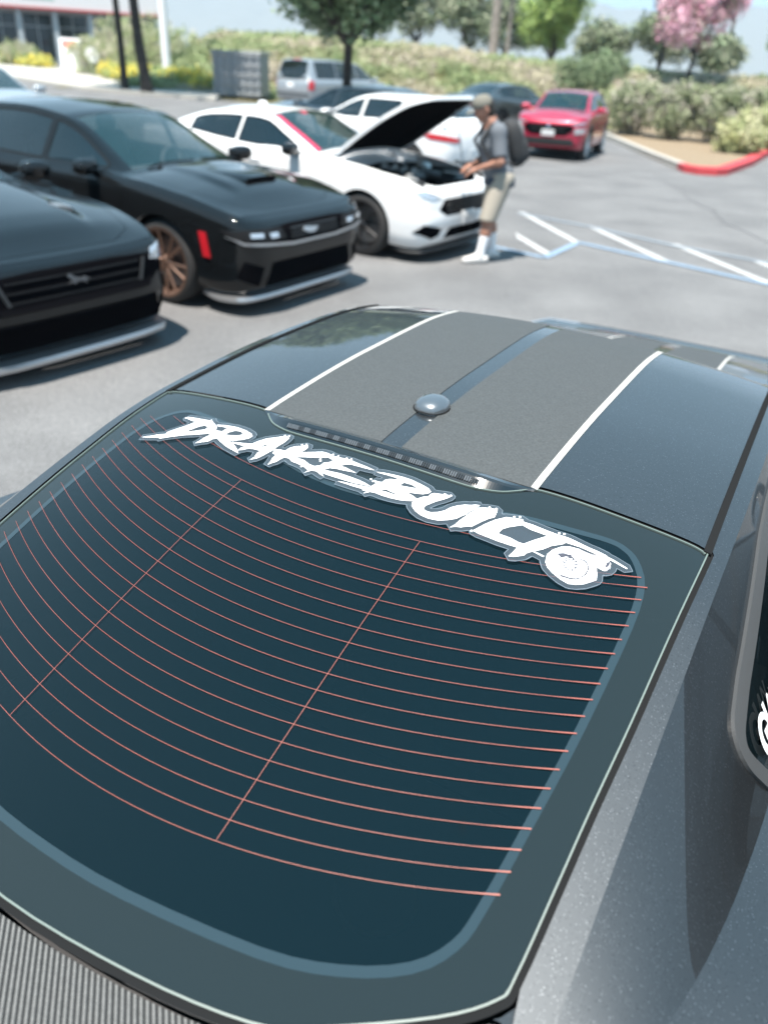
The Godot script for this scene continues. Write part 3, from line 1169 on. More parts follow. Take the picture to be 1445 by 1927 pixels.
# lip under the front bumper
func splitter(c: Car, s1: float, m: Material, drop := 0.04, reach := 0.075, thick := 0.024) -> void:
	var mb := MB.new()
	var n := 40
	var rows := []
	for i in n + 1:
		var s := lerpf(-s1, s1, float(i) / n)
		var a := c.belt(s, 0.0)
		var b := c.belt(s + 0.004, 0.0) - c.belt(s - 0.004, 0.0)
		var out := Vector3(b.z, 0, -b.x).normalized()
		if out.dot(a - Vector3(-1, a.y, 0)) < 0.0:
			out = -out
		var e := reach * (1.0 - pow(absf(2.0 * i / n - 1.0), 6.0))
		rows.append([a - out * 0.05 + Vector3(0, 0.004 - drop, 0), a + out * e + Vector3(0, -drop, 0), a + out * (e + 0.006) + Vector3(0, thick / 2 - drop, 0), a + out * e + Vector3(0, thick - drop, 0), a - out * 0.05 + Vector3(0, thick + 0.026 - drop, 0)])
	for i in n:
		for k in 4:
			var mid: Vector3 = (rows[i][0] + rows[i][4]) / 2.0
			mb.flat([rows[i][k], rows[i + 1][k], rows[i + 1][k + 1], rows[i][k + 1]], (rows[i][k] + rows[i][k + 1]) / 2.0 - mid)
	part("splitter", mb, m, c.node)

func tail_and_plate(c: Car, y: float, z: float, w: float, h: float) -> void:
	for side in [1.0, -1.0]:
		var p := rounded(rect(y - w / 2, z - h / 2, y + w / 2, z + h / 2), 0.03)
		on_belt(c, "tail_light", [c.on_nose(p if side > 0.0 else flip_x(p), true)], M.lamp_red, 0.008)
	on_belt(c, "number_plate", [c.on_nose(rect(-.15, z - .2, .15, z - .05), true)], M.plate, 0.01)

func grille_bars(c: Car, n: int, z0: float, z1: float, y: float, parent: Node, m: Material) -> void:
	for i in n:
		var z := lerpf(z0, z1, (i + 0.5) / n)
		on_belt(c, "slat", [c.on_nose(denser(rect(-y, z - 0.006, y, z + 0.006), 0.1))], m, 0.012, 0.012, parent, 0.1)

func black_coupe() -> void:
	var c := finish_coupe(coupe("black_coupe", "black coupe cut by the left edge, silver vents on its bonnet and a pale splitter", at_ground(-2.86, -5.78), 123, M.black_paint).merged({"trim": M.rubber}))
	var g := on_belt(c, "grille", [c.on_nose(denser(pv([-.76, .61, -.66, .728, -.3, .745, .3, .745, .66, .728, .76, .61, .58, .515, -.58, .515]), .06))], M.black, 0.006)
	grille_bars(c, 3, .545, .725, .52, g, M.slat_black)
	# running-horse badge, as a small silhouette
	on_belt(c, "badge", [c.on_nose(pv([-.085, .645, -.05, .665, -.02, .66, .03, .672, .06, .695, .085, .69, .075, .672, .05, .655, .085, .635, .05, .64, .03, .625, .02, .64, -.03, .64, -.06, .618, -.05, .64]))], M.badge_dark, 0.02, 0.008)
	for side in [1.0, -1.0]:
		var hl := pv([.64, .685, .68, .755, .80, .775, .885, .76, .87, .70, .78, .665])
		var f := pv([.50, .56, .56, .71, .585, .71, .53, .56])
		on_belt(c, "headlight", [c.on_nose(denser(hl if side > 0.0 else flip_x(hl), .04))], M.lamp_white, 0.006)
		on_belt(c, "grille_strut", [c.on_nose(f if side > 0.0 else flip_x(f))], M.dark_plastic, 0.016)
		var vt := pv([.12, .36, .20, .38, .20, .50, .12, .50])
		on_lid(c, "bonnet_vent", [vt if side > 0.0 else flip_y(vt)], M.satin, 0.008)
		var sl := pv([.70, .40, .80, .44, .84, .36, .74, .30])
		on_belt(c, "air_slot", [c.on_nose(sl if side > 0.0 else flip_x(sl))], M.black, 0.004)
	on_belt(c, "lower_grille", [c.on_nose(denser(pv([-.64, .45, .64, .45, .76, .26, -.76, .26]), .06))], M.black, 0.005)
	splitter(c, 1.35, M.satin, 0.05, 0.11, 0.045)
	tail_and_plate(c, .6, .85, .3, .12)

func sedan_spec(name: String, label: String, at: Vector3, deg: float, paint: Material) -> Dictionary:
	return {
		"name": name, "label": label, "category": "car", "at": at, "turn": heading(deg), "paint": paint, "wheelbase": 3.05, "wr": 0.36,
		"outline": [.97, 0, .968, .36, .952, .66, .87, .84, .64, .915, .3, .948, 0, .955, -1, .95, -2, .95, -3.05, .96, -3.6, .90, -3.95, .75, -4.1, .45, -4.13, 0],
		"te": [.99, .70, .92, .77, .84, .82, .6, .885, .2, .955, -.4, 1.0, -1, 1.0, -2, 1.0, -2.8, 1.045, -3.5, 1.07, -3.9, 1.07, -4.13, 1.04],
		"hc": [.99, 0, .88, .03, .5, .055, 0, .07, -.6, .06, -1, .05, -3, .03, -3.9, .02, -4.13, 0],
		"bot": [.99, .20, .6, .17, .3, .2, -.4, .2, -2.6, .2, -3.5, .25, -4.13, .32],
		"corner": [-.1, .86, -.45, .97, -.9, 1.17, -1.3, 1.345, -1.5, 1.395, -2, 1.43, -2.5, 1.41, -2.8, 1.36, -3.2, 1.20, -3.55, 1.05, -3.8, .95],
		"crn": [-.1, .09, -.9, .07, -1.5, .045, -2.6, .05, -3.8, .05],
		"gt": [-.1, .78, -.5, .73, -.9, .66, -1.3, .62, -2, .62, -2.8, .61, -3.3, .64, -3.8, .68],
		"gb": [-.1, .80, -.5, .80, -1, .83, -2, .85, -3, .82, -3.8, .74],
		"cab": [-.55, -3.4], "cab_x": [-.15, -3.75], "doors": [[-.42, -1.52, .30], [-1.56, -2.52, .30]], "mirror_x": -.8,
		"hood": rounded(pv([.745, -.42, .745, .42, .62, .66, .2, .80, -.3, .79, -.46, .70, -.46, -.70, -.3, -.79, .2, -.80, .62, -.66]), 0.06),
		"deck": rounded(pv([-3.55, -.66, -3.55, .66, -3.9, .62, -4.05, .3, -4.05, -.3, -3.9, -.62]), 0.05),
	}

func finish_sedan(o: Dictionary, win: Array, scr: Array, back: Array) -> Car:
	var c := Car.new()
	c.te = Tab.new(o.te)
	c.corner = Tab.new(o.corner)
	c.gt = Tab.new(o.gt)
	o.windows = []
	for w in win:
		o.windows.append(dlo(c, w[0], w[1]))
	o.windscreen = screen(c, scr[0], scr[1], .055, .05)
	o.rear_window = screen(c, back[0], back[1], .06, -.08)
	return build_car(o)

func black_sedan() -> void:
	var o := sedan_spec("black_sedan", "black four-door saloon with bronze spoked wheels and a scooped bonnet", at_ground(-1.6, -7.88), 120.5, M.black_paint)
	o.wheel = {"rim_m": M.rim_bronze, "spokes": 6, "rim": 0.79, "caliper": M.dark_plastic}
	var c := finish_sedan(o, [[-.52, -1.50], [-1.57, -2.42], [-2.47, -2.95]], [-1.36, -.50], [-2.78, -3.42])
	var g := on_belt(c, "grille", [c.on_nose(denser(pv([-.90, .735, -.3, .765, .3, .765, .90, .735, .86, .655, .3, .61, -.3, .61, -.86, .655]), .05))], M.black, 0.004)
	grille_bars(c, 3, .64, .74, .34, g, M.dark_plastic)
	on_belt(c, "chrome_strip", [c.on_nose(denser(pv([-.90, .69, -.84, .655, -.32, .615, .32, .615, .84, .655, .90, .69, .84, .635, .32, .592, -.32, .592, -.84, .635]), .05))], M.satin, 0.014)
	on_belt(c, "badge", [c.on_nose(pv([-.04, .70, .16, .715, .18, .69, .10, .665, .02, .66]))], M.satin, 0.02)
	for side in [1.0, -1.0]:
		var hl := pv([.40, .655, .46, .745, .82, .75, .91, .73, .88, .67, .6, .645])
		var lamp := on_belt(c, "headlight", [c.on_nose(denser(hl if side > 0.0 else flip_x(hl), .04))], M.slat_black, 0.008)
		var pr := pv([.50, .675, .60, .672, .62, .715, .52, .715])
		on_belt(c, "projector", [c.on_nose(pr if side > 0.0 else flip_x(pr))], M.lamp_white, 0.012, 0.01, lamp)
		var p2 := pv([.68, .685, .80, .69, .80, .725, .68, .72])
		on_belt(c, "projector", [c.on_nose(p2 if side > 0.0 else flip_x(p2))], M.lamp_white, 0.012, 0.01, lamp)
		var mk := pv([.50, .50, .57, .50, .53, .70, .46, .70])
		on_belt(c, "side_marker", [c.on_side(mk, side)], M.lamp_red, 0.012)
		var fl := pv([.66, .44, .84, .50, .88, .36, .72, .28])
		on_belt(c, "fog_light_recess", [c.on_nose(fl if side > 0.0 else flip_x(fl))], M.black, 0.004)
		on_lid(c, "wiper", [rounded(pv([-.40, .05, -.42, .07, -.5, .55, -.48, .56]) if side > 0.0 else pv([-.40, -.62, -.42, -.6, -.47, -.1, -.45, -.09]), .005)], M.rubber, 0.02, 0.012)
	on_belt(c, "lower_grille", [c.on_nose(denser(pv([-.56, .47, .56, .47, .64, .27, -.64, .27]), .06))], M.black, 0.005)
	splitter(c, 1.35, M.satin, 0.04, 0.08, 0.04)
	var sc := MB.new()
	var evl := func(x: float, y: float) -> Vector3: return c.lid(x, y) + Vector3(0, 0.035 * smoothstep(-.1, .32, x) * (1.0 - pow(y / .24, 4.0)), 0)
	sheet(sc, evl, [rounded(rect(-.1, -.24, .36, .24), .06)], [], breaks(-.1, .36, .06), breaks(-.24, .24, .06), 0.002, 0.05)
	var scoop := part("bonnet_scoop", sc, M.black_paint, c.node)
	var mouth := MB.new()
	add_box(mouth, c.lid(.362, 0) + Vector3(0, 0.015, 0), Vector3(0.02, 0.034, 0.38), 0.004)
	part("scoop_mouth", mouth, M.black, scoop)
	tail_and_plate(c, .6, .9, .5, .12)

func white_coupe() -> void:
	var o := coupe("white_coupe", "white coupe with its bonnet propped open and a red strip down its windscreen", at_ground(.03, -10.28), 122, M.white_paint)
	o.hood_open = true
	o.mirror_m = M.black_paint
	o.wheel = {"rim_m": M.rim_dark, "spokes": 5, "rim": 0.76}
	var c := finish_coupe(o)
	var g := on_belt(c, "grille", [c.on_nose(denser(pv([-.60, .60, -.50, .70, .50, .70, .60, .60, .48, .535, -.48, .535]), .06))], M.black, 0.005)
	grille_bars(c, 5, .55, .69, .46, g, M.dark_plastic)
	for side in [1.0, -1.0]:
		var hl := pv([.56, .715, .66, .765, .80, .795, .86, .785, .82, .735, .70, .70])
		on_belt(c, "headlight", [c.on_nose(denser(hl if side > 0.0 else flip_x(hl), .04))], M.lamp_white, 0.006)
		var rg := MB.new()
		var ctr := c.belt(c.s_of_y(.42 * side), c.q_of(c.s_of_y(.42 * side), .62))
		add_lathe(rg, [.05, 0, .05, .012, .034, .012, .034, 0], 20, Transform3D(Basis(Vector3(0, 0, 1), -PI / 2), ctr + Vector3(.006, 0, 0)))
		part("grille_ring", rg, M.dark_plastic, c.node)
		var sl := pv([.56, .40, .80, .45, .86, .36, .70, .29, .58, .32])
		on_belt(c, "air_duct", [c.on_nose(denser(sl if side > 0.0 else flip_x(sl), .05))], M.black, 0.004)
	on_belt(c, "lower_grille", [c.on_nose(denser(pv([-.40, .40, .40, .40, .46, .28, -.46, .28]), .06))], M.black, 0.005)
	on_belt(c, "number_plate", [c.on_nose(rect(-.15, .41, .15, .55))], M.plate, 0.014)
	splitter(c, 1.2, M.dark_plastic, 0.05, 0.06)
	tail_and_plate(c, .6, .85, .3, .12)
	# red strip along the edge of the windscreen
	var strip := PackedVector2Array()
	for i in 13:
		var x := lerpf(-1.56, -.84, i / 12.0)
		strip.append(Vector2(x, c.gt.at(x) - .055))
	for i in 13:
		var x := lerpf(-.84, -1.56, i / 12.0)
		strip.append(Vector2(x, c.gt.at(x) - .13))
	on_roof(c, "window_strip", [strip], M.banner_red, 0.002, 0.0)
	on_roof(c, "window_sticker", [rounded(pv([-1.58, -.02, -1.58, .10, -1.51, .08, -1.51, 0]), .02)], M.banner_red, 0.002, 0.0)
	var fin := MB.new()
	add_blob(fin, c.roof(-2.25, 0) + Vector3(0, .012, 0), Vector3(.075, .035, .035))
	part("roof_aerial", fin, M.white_paint, c.node)
	# raised bonnet, hinged at the cowl
	var hood: PackedVector2Array = Geometry2D.offset_polygon(ccw(o.hood.duplicate()), -0.005)[0]
	var pivot := c.lid(-.6, 0)
	var turn := Basis(Vector3(0, 0, 1), deg_to_rad(40.0))
	var evh := func(x: float, y: float) -> Vector3: return pivot + turn * (c.lid(x, y) - pivot)
	var hm := MB.new()
	sheet(hm, evh, [hood], [], breaks(-.65, .85, .08), breaks(-.8, .8, .1), 0.0, 0.04)
	var bonnet := part("bonnet", hm, M.white_paint, c.node)
	var un := MB.new()
	var evu := func(x: float, y: float) -> Vector3: return pivot + turn * (c.lid(x, y) - pivot + Vector3(0, -.045, 0))
	sheet(un, evu, Geometry2D.offset_polygon(hood, -0.06), [], breaks(-.65, .85, .1), breaks(-.8, .8, .12), 0.0, 0.0)
	part("bonnet_lining", un, M.black, bonnet)
	# engine bay
	var bay := MB.new()
	add_box(bay, Vector3(.05, .50, 0), Vector3(1.3, .06, 1.36), 0.0)
	add_box(bay, Vector3(-.62, .72, 0), Vector3(.05, .44, 1.36), 0.01)
	add_box(bay, Vector3(.05, .70, .70), Vector3(1.25, .36, .04), 0.01)
	add_box(bay, Vector3(.05, .70, -.70), Vector3(1.25, .36, .04), 0.01)
	part("engine_bay", bay, M.engine, c.node)
	var en := MB.new()
	add_box(en, Vector3(-.12, .74, 0), Vector3(.62, .24, .50), .05)
	add_box(en, Vector3(-.12, .80, .22), Vector3(.5, .14, .12), .04)
	add_box(en, Vector3(-.12, .80, -.22), Vector3(.5, .14, .12), .04)
	var engine := part("engine", en, M.engine, c.node)
	var ru := MB.new()
	for k in 8:
		add_tube(ru, [Vector3(-.32 + .14 * (k % 4), .83, -.10 if k < 4 else .10), Vector3(-.32 + .14 * (k % 4), .89, 0), Vector3(-.32 + .14 * (k % 4), .83, .1 if k < 4 else -.1)], [.028, .03, .028], 8)
	part("intake_runners", ru, M.alloy, engine)
	var rad := MB.new()
	add_box(rad, Vector3(.62, .74, 0), Vector3(.14, .06, 1.1), .02)
	part("radiator_cover", rad, M.dark_plastic, c.node)
	var rv := MB.new()
	add_blob(rv, Vector3(.34, .78, .48), Vector3(.12, .09, .10), Basis(), 3.0)
	add_tube(rv, [Vector3(.34, .84, .48), Vector3(.34, .90, .48)], [.035, .04], 10)
	part("coolant_tank", rv, M.alloy, c.node)
	var ab := MB.new()
	add_box(ab, Vector3(.36, .77, -.48), Vector3(.34, .18, .3), .06)
	add_tube(ab, [Vector3(.25, .80, -.36), Vector3(.12, .84, -.2), Vector3(.02, .84, 0)], [.06, .055, .05], 12)
	part("air_box", ab, M.engine, c.node)
	for side in [1.0, -1.0]:
		var st := MB.new()
		add_lathe(st, [0, .05, .05, .045, .09, .02, .10, 0], 20, Transform3D(Basis(), Vector3(-.1, .86, .58 * side)))
		part("strut_top", st, M.alloy, c.node)
	var rod := MB.new()
	var tip: Vector3 = evu.call(.35, -.62)
	add_tube(rod, [Vector3(.45, .8, -.66), tip], [.008, .008], 6)
	part("prop_rod", rod, M.steel, c.node)

func background_cars() -> void:
	# row facing away from the viewer
	var o := sedan_spec("white_hatchback", "white hatchback parked beyond the raised bonnet, red tail light towards the viewer", at_ground(-1.44, -17.62), -50, M.white_paint)
	o.wheelbase = 2.7
	o.outline = [.85, 0, .84, .3, .80, .55, .68, .75, .45, .85, .2, .89, 0, .90, -1, .90, -2, .90, -2.7, .905, -3.1, .86, -3.4, .68, -3.5, .4, -3.53, 0]
	o.te = [.86, .70, .78, .78, .6, .86, .2, .93, -.4, .97, -1, .97, -2, 1.0, -2.8, 1.04, -3.2, 1.05, -3.53, 1.0]
	o.hc = [.86, 0, .78, .03, .2, .06, -1, .05, -3.2, .02, -3.53, 0]
	o.bot = [.86, .2, .3, .19, -2.4, .2, -3.53, .34]
	o.corner = [-.1, .84, -.4, .95, -.8, 1.14, -1.2, 1.31, -1.5, 1.37, -2.2, 1.38, -2.7, 1.32, -3.1, 1.18, -3.4, 1.0]
	o.gt = [-.1, .72, -.5, .68, -1.2, .58, -2.2, .57, -3, .58, -3.4, .62]
	o.gb = [-.1, .74, -.5, .74, -1, .77, -2, .79, -3, .77, -3.4, .70]
	o.crn = [-.1, .08, -1.5, .045, -3.4, .05]
	o.cab = [-.5, -3.1]
	o.cab_x = [-.15, -3.38]
	o.deck = PackedVector2Array()
	o.hood = rounded(pv([.62, -.42, .62, .42, .45, .64, -.3, .74, -.42, .64, -.42, -.64, -.3, -.74, .45, -.64]), 0.06)
	o.doors = [[-.4, -1.45, .3], [-1.5, -2.35, .3]]
	o.wheel = {"rim_m": M.rim_dark, "spokes": 5}
	var c := finish_sedan(o, [[-.5, -1.42], [-1.5, -2.3], [-2.36, -2.75]], [-1.3, -.45], [-2.62, -3.2])
	for side in [1.0, -1.0]:
		var tl := pv([.40, .82, .84, .90, .88, .86, .84, .80, .5, .76])
		on_belt(c, "tail_light", [c.on_nose(denser(tl if side > 0.0 else flip_x(tl), .05), true)], M.lamp_red, 0.01)
	on_belt(c, "bumper_insert", [c.on_nose(denser(pv([-.6, .34, .6, .34, .7, .46, -.7, .46]), .08), true)], M.dark_plastic, 0.008)
	on_belt(c, "number_plate", [c.on_nose(rect(-.15, .52, .15, .66), true)], M.plate, 0.012)
	o = sedan_spec("slate_sedan", "dark slate saloon half hidden between the white coupe's roof and the silver van", at_ground(-2.34, -19.65), -58, M.blue_paint)
	c = finish_sedan(o, [[-.52, -1.50], [-1.57, -2.42], [-2.47, -2.95]], [-1.36, -.50], [-2.78, -3.42])
	tail_and_plate(c, .6, .85, .45, .14)
	o = sedan_spec("graphite_sedan", "graphite saloon behind the person with the backpack, facing away", at_ground(4.6, -31.6), 45, M.graphite_paint)
	c = finish_sedan(o, [[-.52, -1.50], [-1.57, -2.42], [-2.47, -2.95]], [-1.36, -.50], [-2.78, -3.42])
	tail_and_plate(c, .66, .88, .42, .14)
	o = sedan_spec("silver_sedan", "silver saloon at the left edge beyond the black saloon's roof", at_ground(-7.64, -17.04), 130, M.silver_paint)
	c = finish_sedan(o, [[-.52, -1.50], [-1.57, -2.42], [-2.47, -2.95]], [-1.36, -.50], [-2.78, -3.42])
	for side in [1.0, -1.0]:
		var hl := pv([.56, .68, .66, .74, .90, .76, .86, .68])
		on_belt(c, "headlight", [c.on_nose(denser(hl if side > 0.0 else flip_x(hl), .05))], M.lamp_white, 0.008)
	on_belt(c, "grille", [c.on_nose(denser(rect(-.45, .5, .45, .7), .08))], M.black, 0.005)
	tail_and_plate(c, .6, .9, .4, .14)
	# neighbour on the right, seen only as a reflection in the dark flank
	van("silver_van", "silver people carrier seen from behind, left of the slim tree trunk", at_ground(-1.9, -36.6), 35, M.silver_paint)
	# tall neighbour on the right, seen only as the dark reflection in the grey coupe's flank
	var a := deg_to_rad(29.2)
	var d := Vector3(.0065, 0, -1.41) + Vector3(cos(a), 0, sin(a)) * 2.62 + Vector3(sin(a), 0, -cos(a)) * 2.5
	van("black_van", "black people carrier in the next bay, mirrored in the grey coupe's flank", at_ground(d.x, d.z), 29.2, M.black_paint)
	suv()

func van(name: String, label: String, at: Vector3, deg: float, paint: Material) -> void:
	var o := sedan_spec(name, label, at, deg, paint)
	o.wheelbase = 3.08
	o.outline = [.92, 0, .91, .3, .86, .6, .74, .82, .5, .93, .2, .97, 0, .98, -1, .98, -2.5, .98, -3.4, .975, -3.9, .93, -4.12, .8, -4.2, .5, -4.22, 0]
	o.te = [.94, .78, .8, .88, .5, .97, 0, 1.03, -.5, 1.06, -1, 1.06, -3, 1.06, -4.0, 1.06, -4.22, 1.04]
	o.corner = [.2, .94, -.1, 1.08, -.7, 1.40, -1.1, 1.60, -1.5, 1.66, -2.5, 1.69, -3.7, 1.67, -3.9, 1.60, -4.02, 1.36, -4.12, 1.02]
	o.gt = [.2, .76, -.5, .72, -1.2, .68, -2.5, .70, -3.8, .68, -4.12, .74]
	o.gb = [.2, .80, -.5, .84, -1.2, .88, -2.5, .89, -3.8, .86, -4.12, .80]
	o.crn = [.2, .09, -1.5, .05, -4.12, .05]
	o.cab = [-.1, -4.0]
	o.cab_x = [.15, -4.1]
	o.deck = PackedVector2Array()
	o.bot = [.94, .22, .3, .22, -2.6, .22, -4.22, .34]
	o.hood = rounded(pv([.70, -.42, .70, .42, .45, .72, .1, .8, .02, .7, .02, -.7, .1, -.8, .45, -.72]), 0.06)
	o.doors = [[-.35, -1.35, .3], [-1.4, -2.6, .3]]
	o.mirror_x = -.45
	o.seats = true
	o.wheel = {"rim_m": M.rim_silver, "spokes": 5}
	var c := finish_sedan(o, [[-.25, -1.32], [-1.4, -2.55], [-2.62, -3.72]], [-1.1, -.05], [-3.86, -4.06])
	for side in [1.0, -1.0]:
		var tl := pv([.80, .72, .92, .72, .93, 1.0, .82, 1.03])
		on_belt(c, "tail_light", [c.on_nose(denser(tl if side > 0.0 else flip_x(tl), .05), true)], M.lamp_red, 0.012)
	on_belt(c, "number_plate", [c.on_nose(rect(-.16, .78, .16, .93), true)], M.plate, 0.012)
	on_belt(c, "bumper_step", [c.on_nose(denser(rect(-.8, .55, .8, .6), .08), true)], M.dark_plastic, 0.012)
	on_roof(c, "brake_light", [rounded(rect(-3.84, -.22, -3.79, .22), .01)], M.lamp_red, 0.01)

func suv() -> void:
	var o := sedan_spec("red_crossover", "bright red crossover parked beneath the planted bank, its front turned this way", at_ground(3.8, -22.3), 201, M.red_paint)
	o.wheelbase = 2.6
	o.outline = [.84, 0, .835, .3, .80, .55, .70, .75, .45, .87, .2, .90, 0, .90, -1, .90, -2, .90, -2.6, .90, -3.0, .86, -3.25, .70, -3.33, .4, -3.35, 0]
	o.te = [.86, .84, .8, .90, .6, .97, .2, 1.02, -.4, 1.05, -1, 1.05, -2, 1.07, -2.8, 1.09, -3.2, 1.08, -3.35, 1.04]
	o.hc = [.86, 0, .78, .03, .2, .06, -1, .05, -3.2, .02, -3.35, 0]
	o.bot = [.86, .28, .3, .24, -2.4, .24, -3.35, .36]
	o.corner = [-.1, .94, -.4, 1.06, -.8, 1.28, -1.1, 1.43, -1.5, 1.49, -2.2, 1.50, -2.8, 1.45, -3.0, 1.36, -3.2, 1.12, -3.3, 1.0]
	o.gt = [-.1, .72, -.5, .68, -1.2, .60, -2.2, .60, -3, .60, -3.3, .66]
	o.gb = [-.1, .76, -.5, .76, -1, .79, -2, .80, -3, .78, -3.3, .72]
	o.crn = [-.1, .08, -1.5, .04, -3.3, .05]
	o.cab = [-.4, -3.1]
	o.cab_x = [-.15, -3.28]
	o.deck = PackedVector2Array()
	o.hood = rounded(pv([.62, -.42, .62, .42, .45, .64, -.2, .76, -.34, .66, -.34, -.66, -.2, -.76, .45, -.64]), 0.06)
	o.doors = [[-.35, -1.4, .36], [-1.45, -2.25, .36]]
	o.wheel = {"rim_m": M.rim_silver, "spokes": 5, "rim": 0.72}
	o.mirror_x = -.7
	var c := finish_sedan(o, [[-.45, -1.38], [-1.45, -2.25], [-2.3, -2.75]], [-1.14, -.42], [-2.86, -3.14])
	var g := on_belt(c, "grille", [c.on_nose(denser(pv([-.55, .80, .55, .80, .62, .70, .42, .56, -.42, .56, -.62, .70]), .06))], M.black, 0.006)
	grille_bars(c, 3, .60, .78, .42, g, M.dark_plastic)
	on_belt(c, "badge", [c.on_nose(circle(0, .745, .05, 16))], M.chrome, 0.016, 0.01)
	on_belt(c, "number_plate", [c.on_nose(rect(-.16, .55, .16, .68))], M.plate, 0.016)
	for side in [1.0, -1.0]:
		var dr := pv([.56, .84, .82, .87, .84, .84, .58, .81])
		on_belt(c, "running_light", [c.on_nose(denser(dr if side > 0.0 else flip_x(dr), .05))], M.lamp_white, 0.01)
		var hl := pv([.62, .60, .84, .62, .84, .74, .64, .73])
		on_belt(c, "headlight", [c.on_nose(denser(hl if side > 0.0 else flip_x(hl), .05))], M.lamp_white, 0.01)
		for x in [0.0, -2.6]:
			var ar: PackedVector2Array = Geometry2D.clip_polygons(circle(x, c.wr, c.wr + .11, 30), circle(x, c.wr, c.wr + .044, 30))[0]
			var half_ring := Geometry2D.intersect_polygons(PackedVector2Array(Array(circle(x, c.wr, c.wr + .11, 40))), rect(x - 1, .34, x + 1, 1.2))
			var cut := Geometry2D.clip_polygons(half_ring[0], circle(x, c.wr, c.wr + .044, 40))
			for q in cut:
				on_belt(c, "arch_trim", [c.on_side(q, side)], M.dark_plastic, 0.012)
	on_belt(c, "lower_grille", [c.on_nose(denser(pv([-.6, .50, .6, .50, .7, .34, -.7, .34]), .08))], M.dark_plastic, 0.008)
	for side in [1.0, -1.0]:
		var tl := pv([.62, .90, .84, .92, .84, .84, .64, .83])
		on_belt(c, "tail_light", [c.on_nose(denser(tl if side > 0.0 else flip_x(tl), .05), true)], M.lamp_red, 0.01)
		var rl := MB.new()
		add_tube(rl, [c.roof(-1.4, .52 * side) + Vector3(0, .03, 0), c.roof(-2.0, .52 * side) + Vector3(0, .045, 0), c.roof(-2.7, .52 * side) + Vector3(0, .03, 0)], [.015, .018, .015], 8)
		part("roof_rail", rl, M.dark_plastic, c.node)

func make_more_materials() -> void:
	M.slat_black = mat("black slat", lin(.010, .010, .011), 0.5, 0.0, 0.3)
	M.badge_dark = mat("dark badge", lin(.12, .12, .125), 0.3, 0.7)
	M.window_frame = mat("grey window frame", lin(.06, .063, .066), 0.4)
	M.film_edge = mat("film edge", lin(0.1105, 0.1403, 0.17), 0.4)
	M.white_line_vinyl = mat("white pinstripe", lin(0.391, 0.3825, 0.3612), 0.5)
	M.dome = gloss("dome paint", lin(.16, .175, .19), 0.7, 0.3)
	M.gloss_black = gloss("gloss black", lin(.006, .007, .008), 0.0, 0.2)
	M.lip_black = gloss("gloss black lip", lin(.012, .016, .02), 0.0, 0.2)
	M.lens_cell = mat("lens facet", lin(.13, .14, .15), 0.2, 0.5)
	M.lens_dark = mat("dark lens facet", lin(.06, .065, .07), 0.15, 0.5)
	M.speaker = mat("speaker cloth", lin(.05, .052, .055), 0.8)

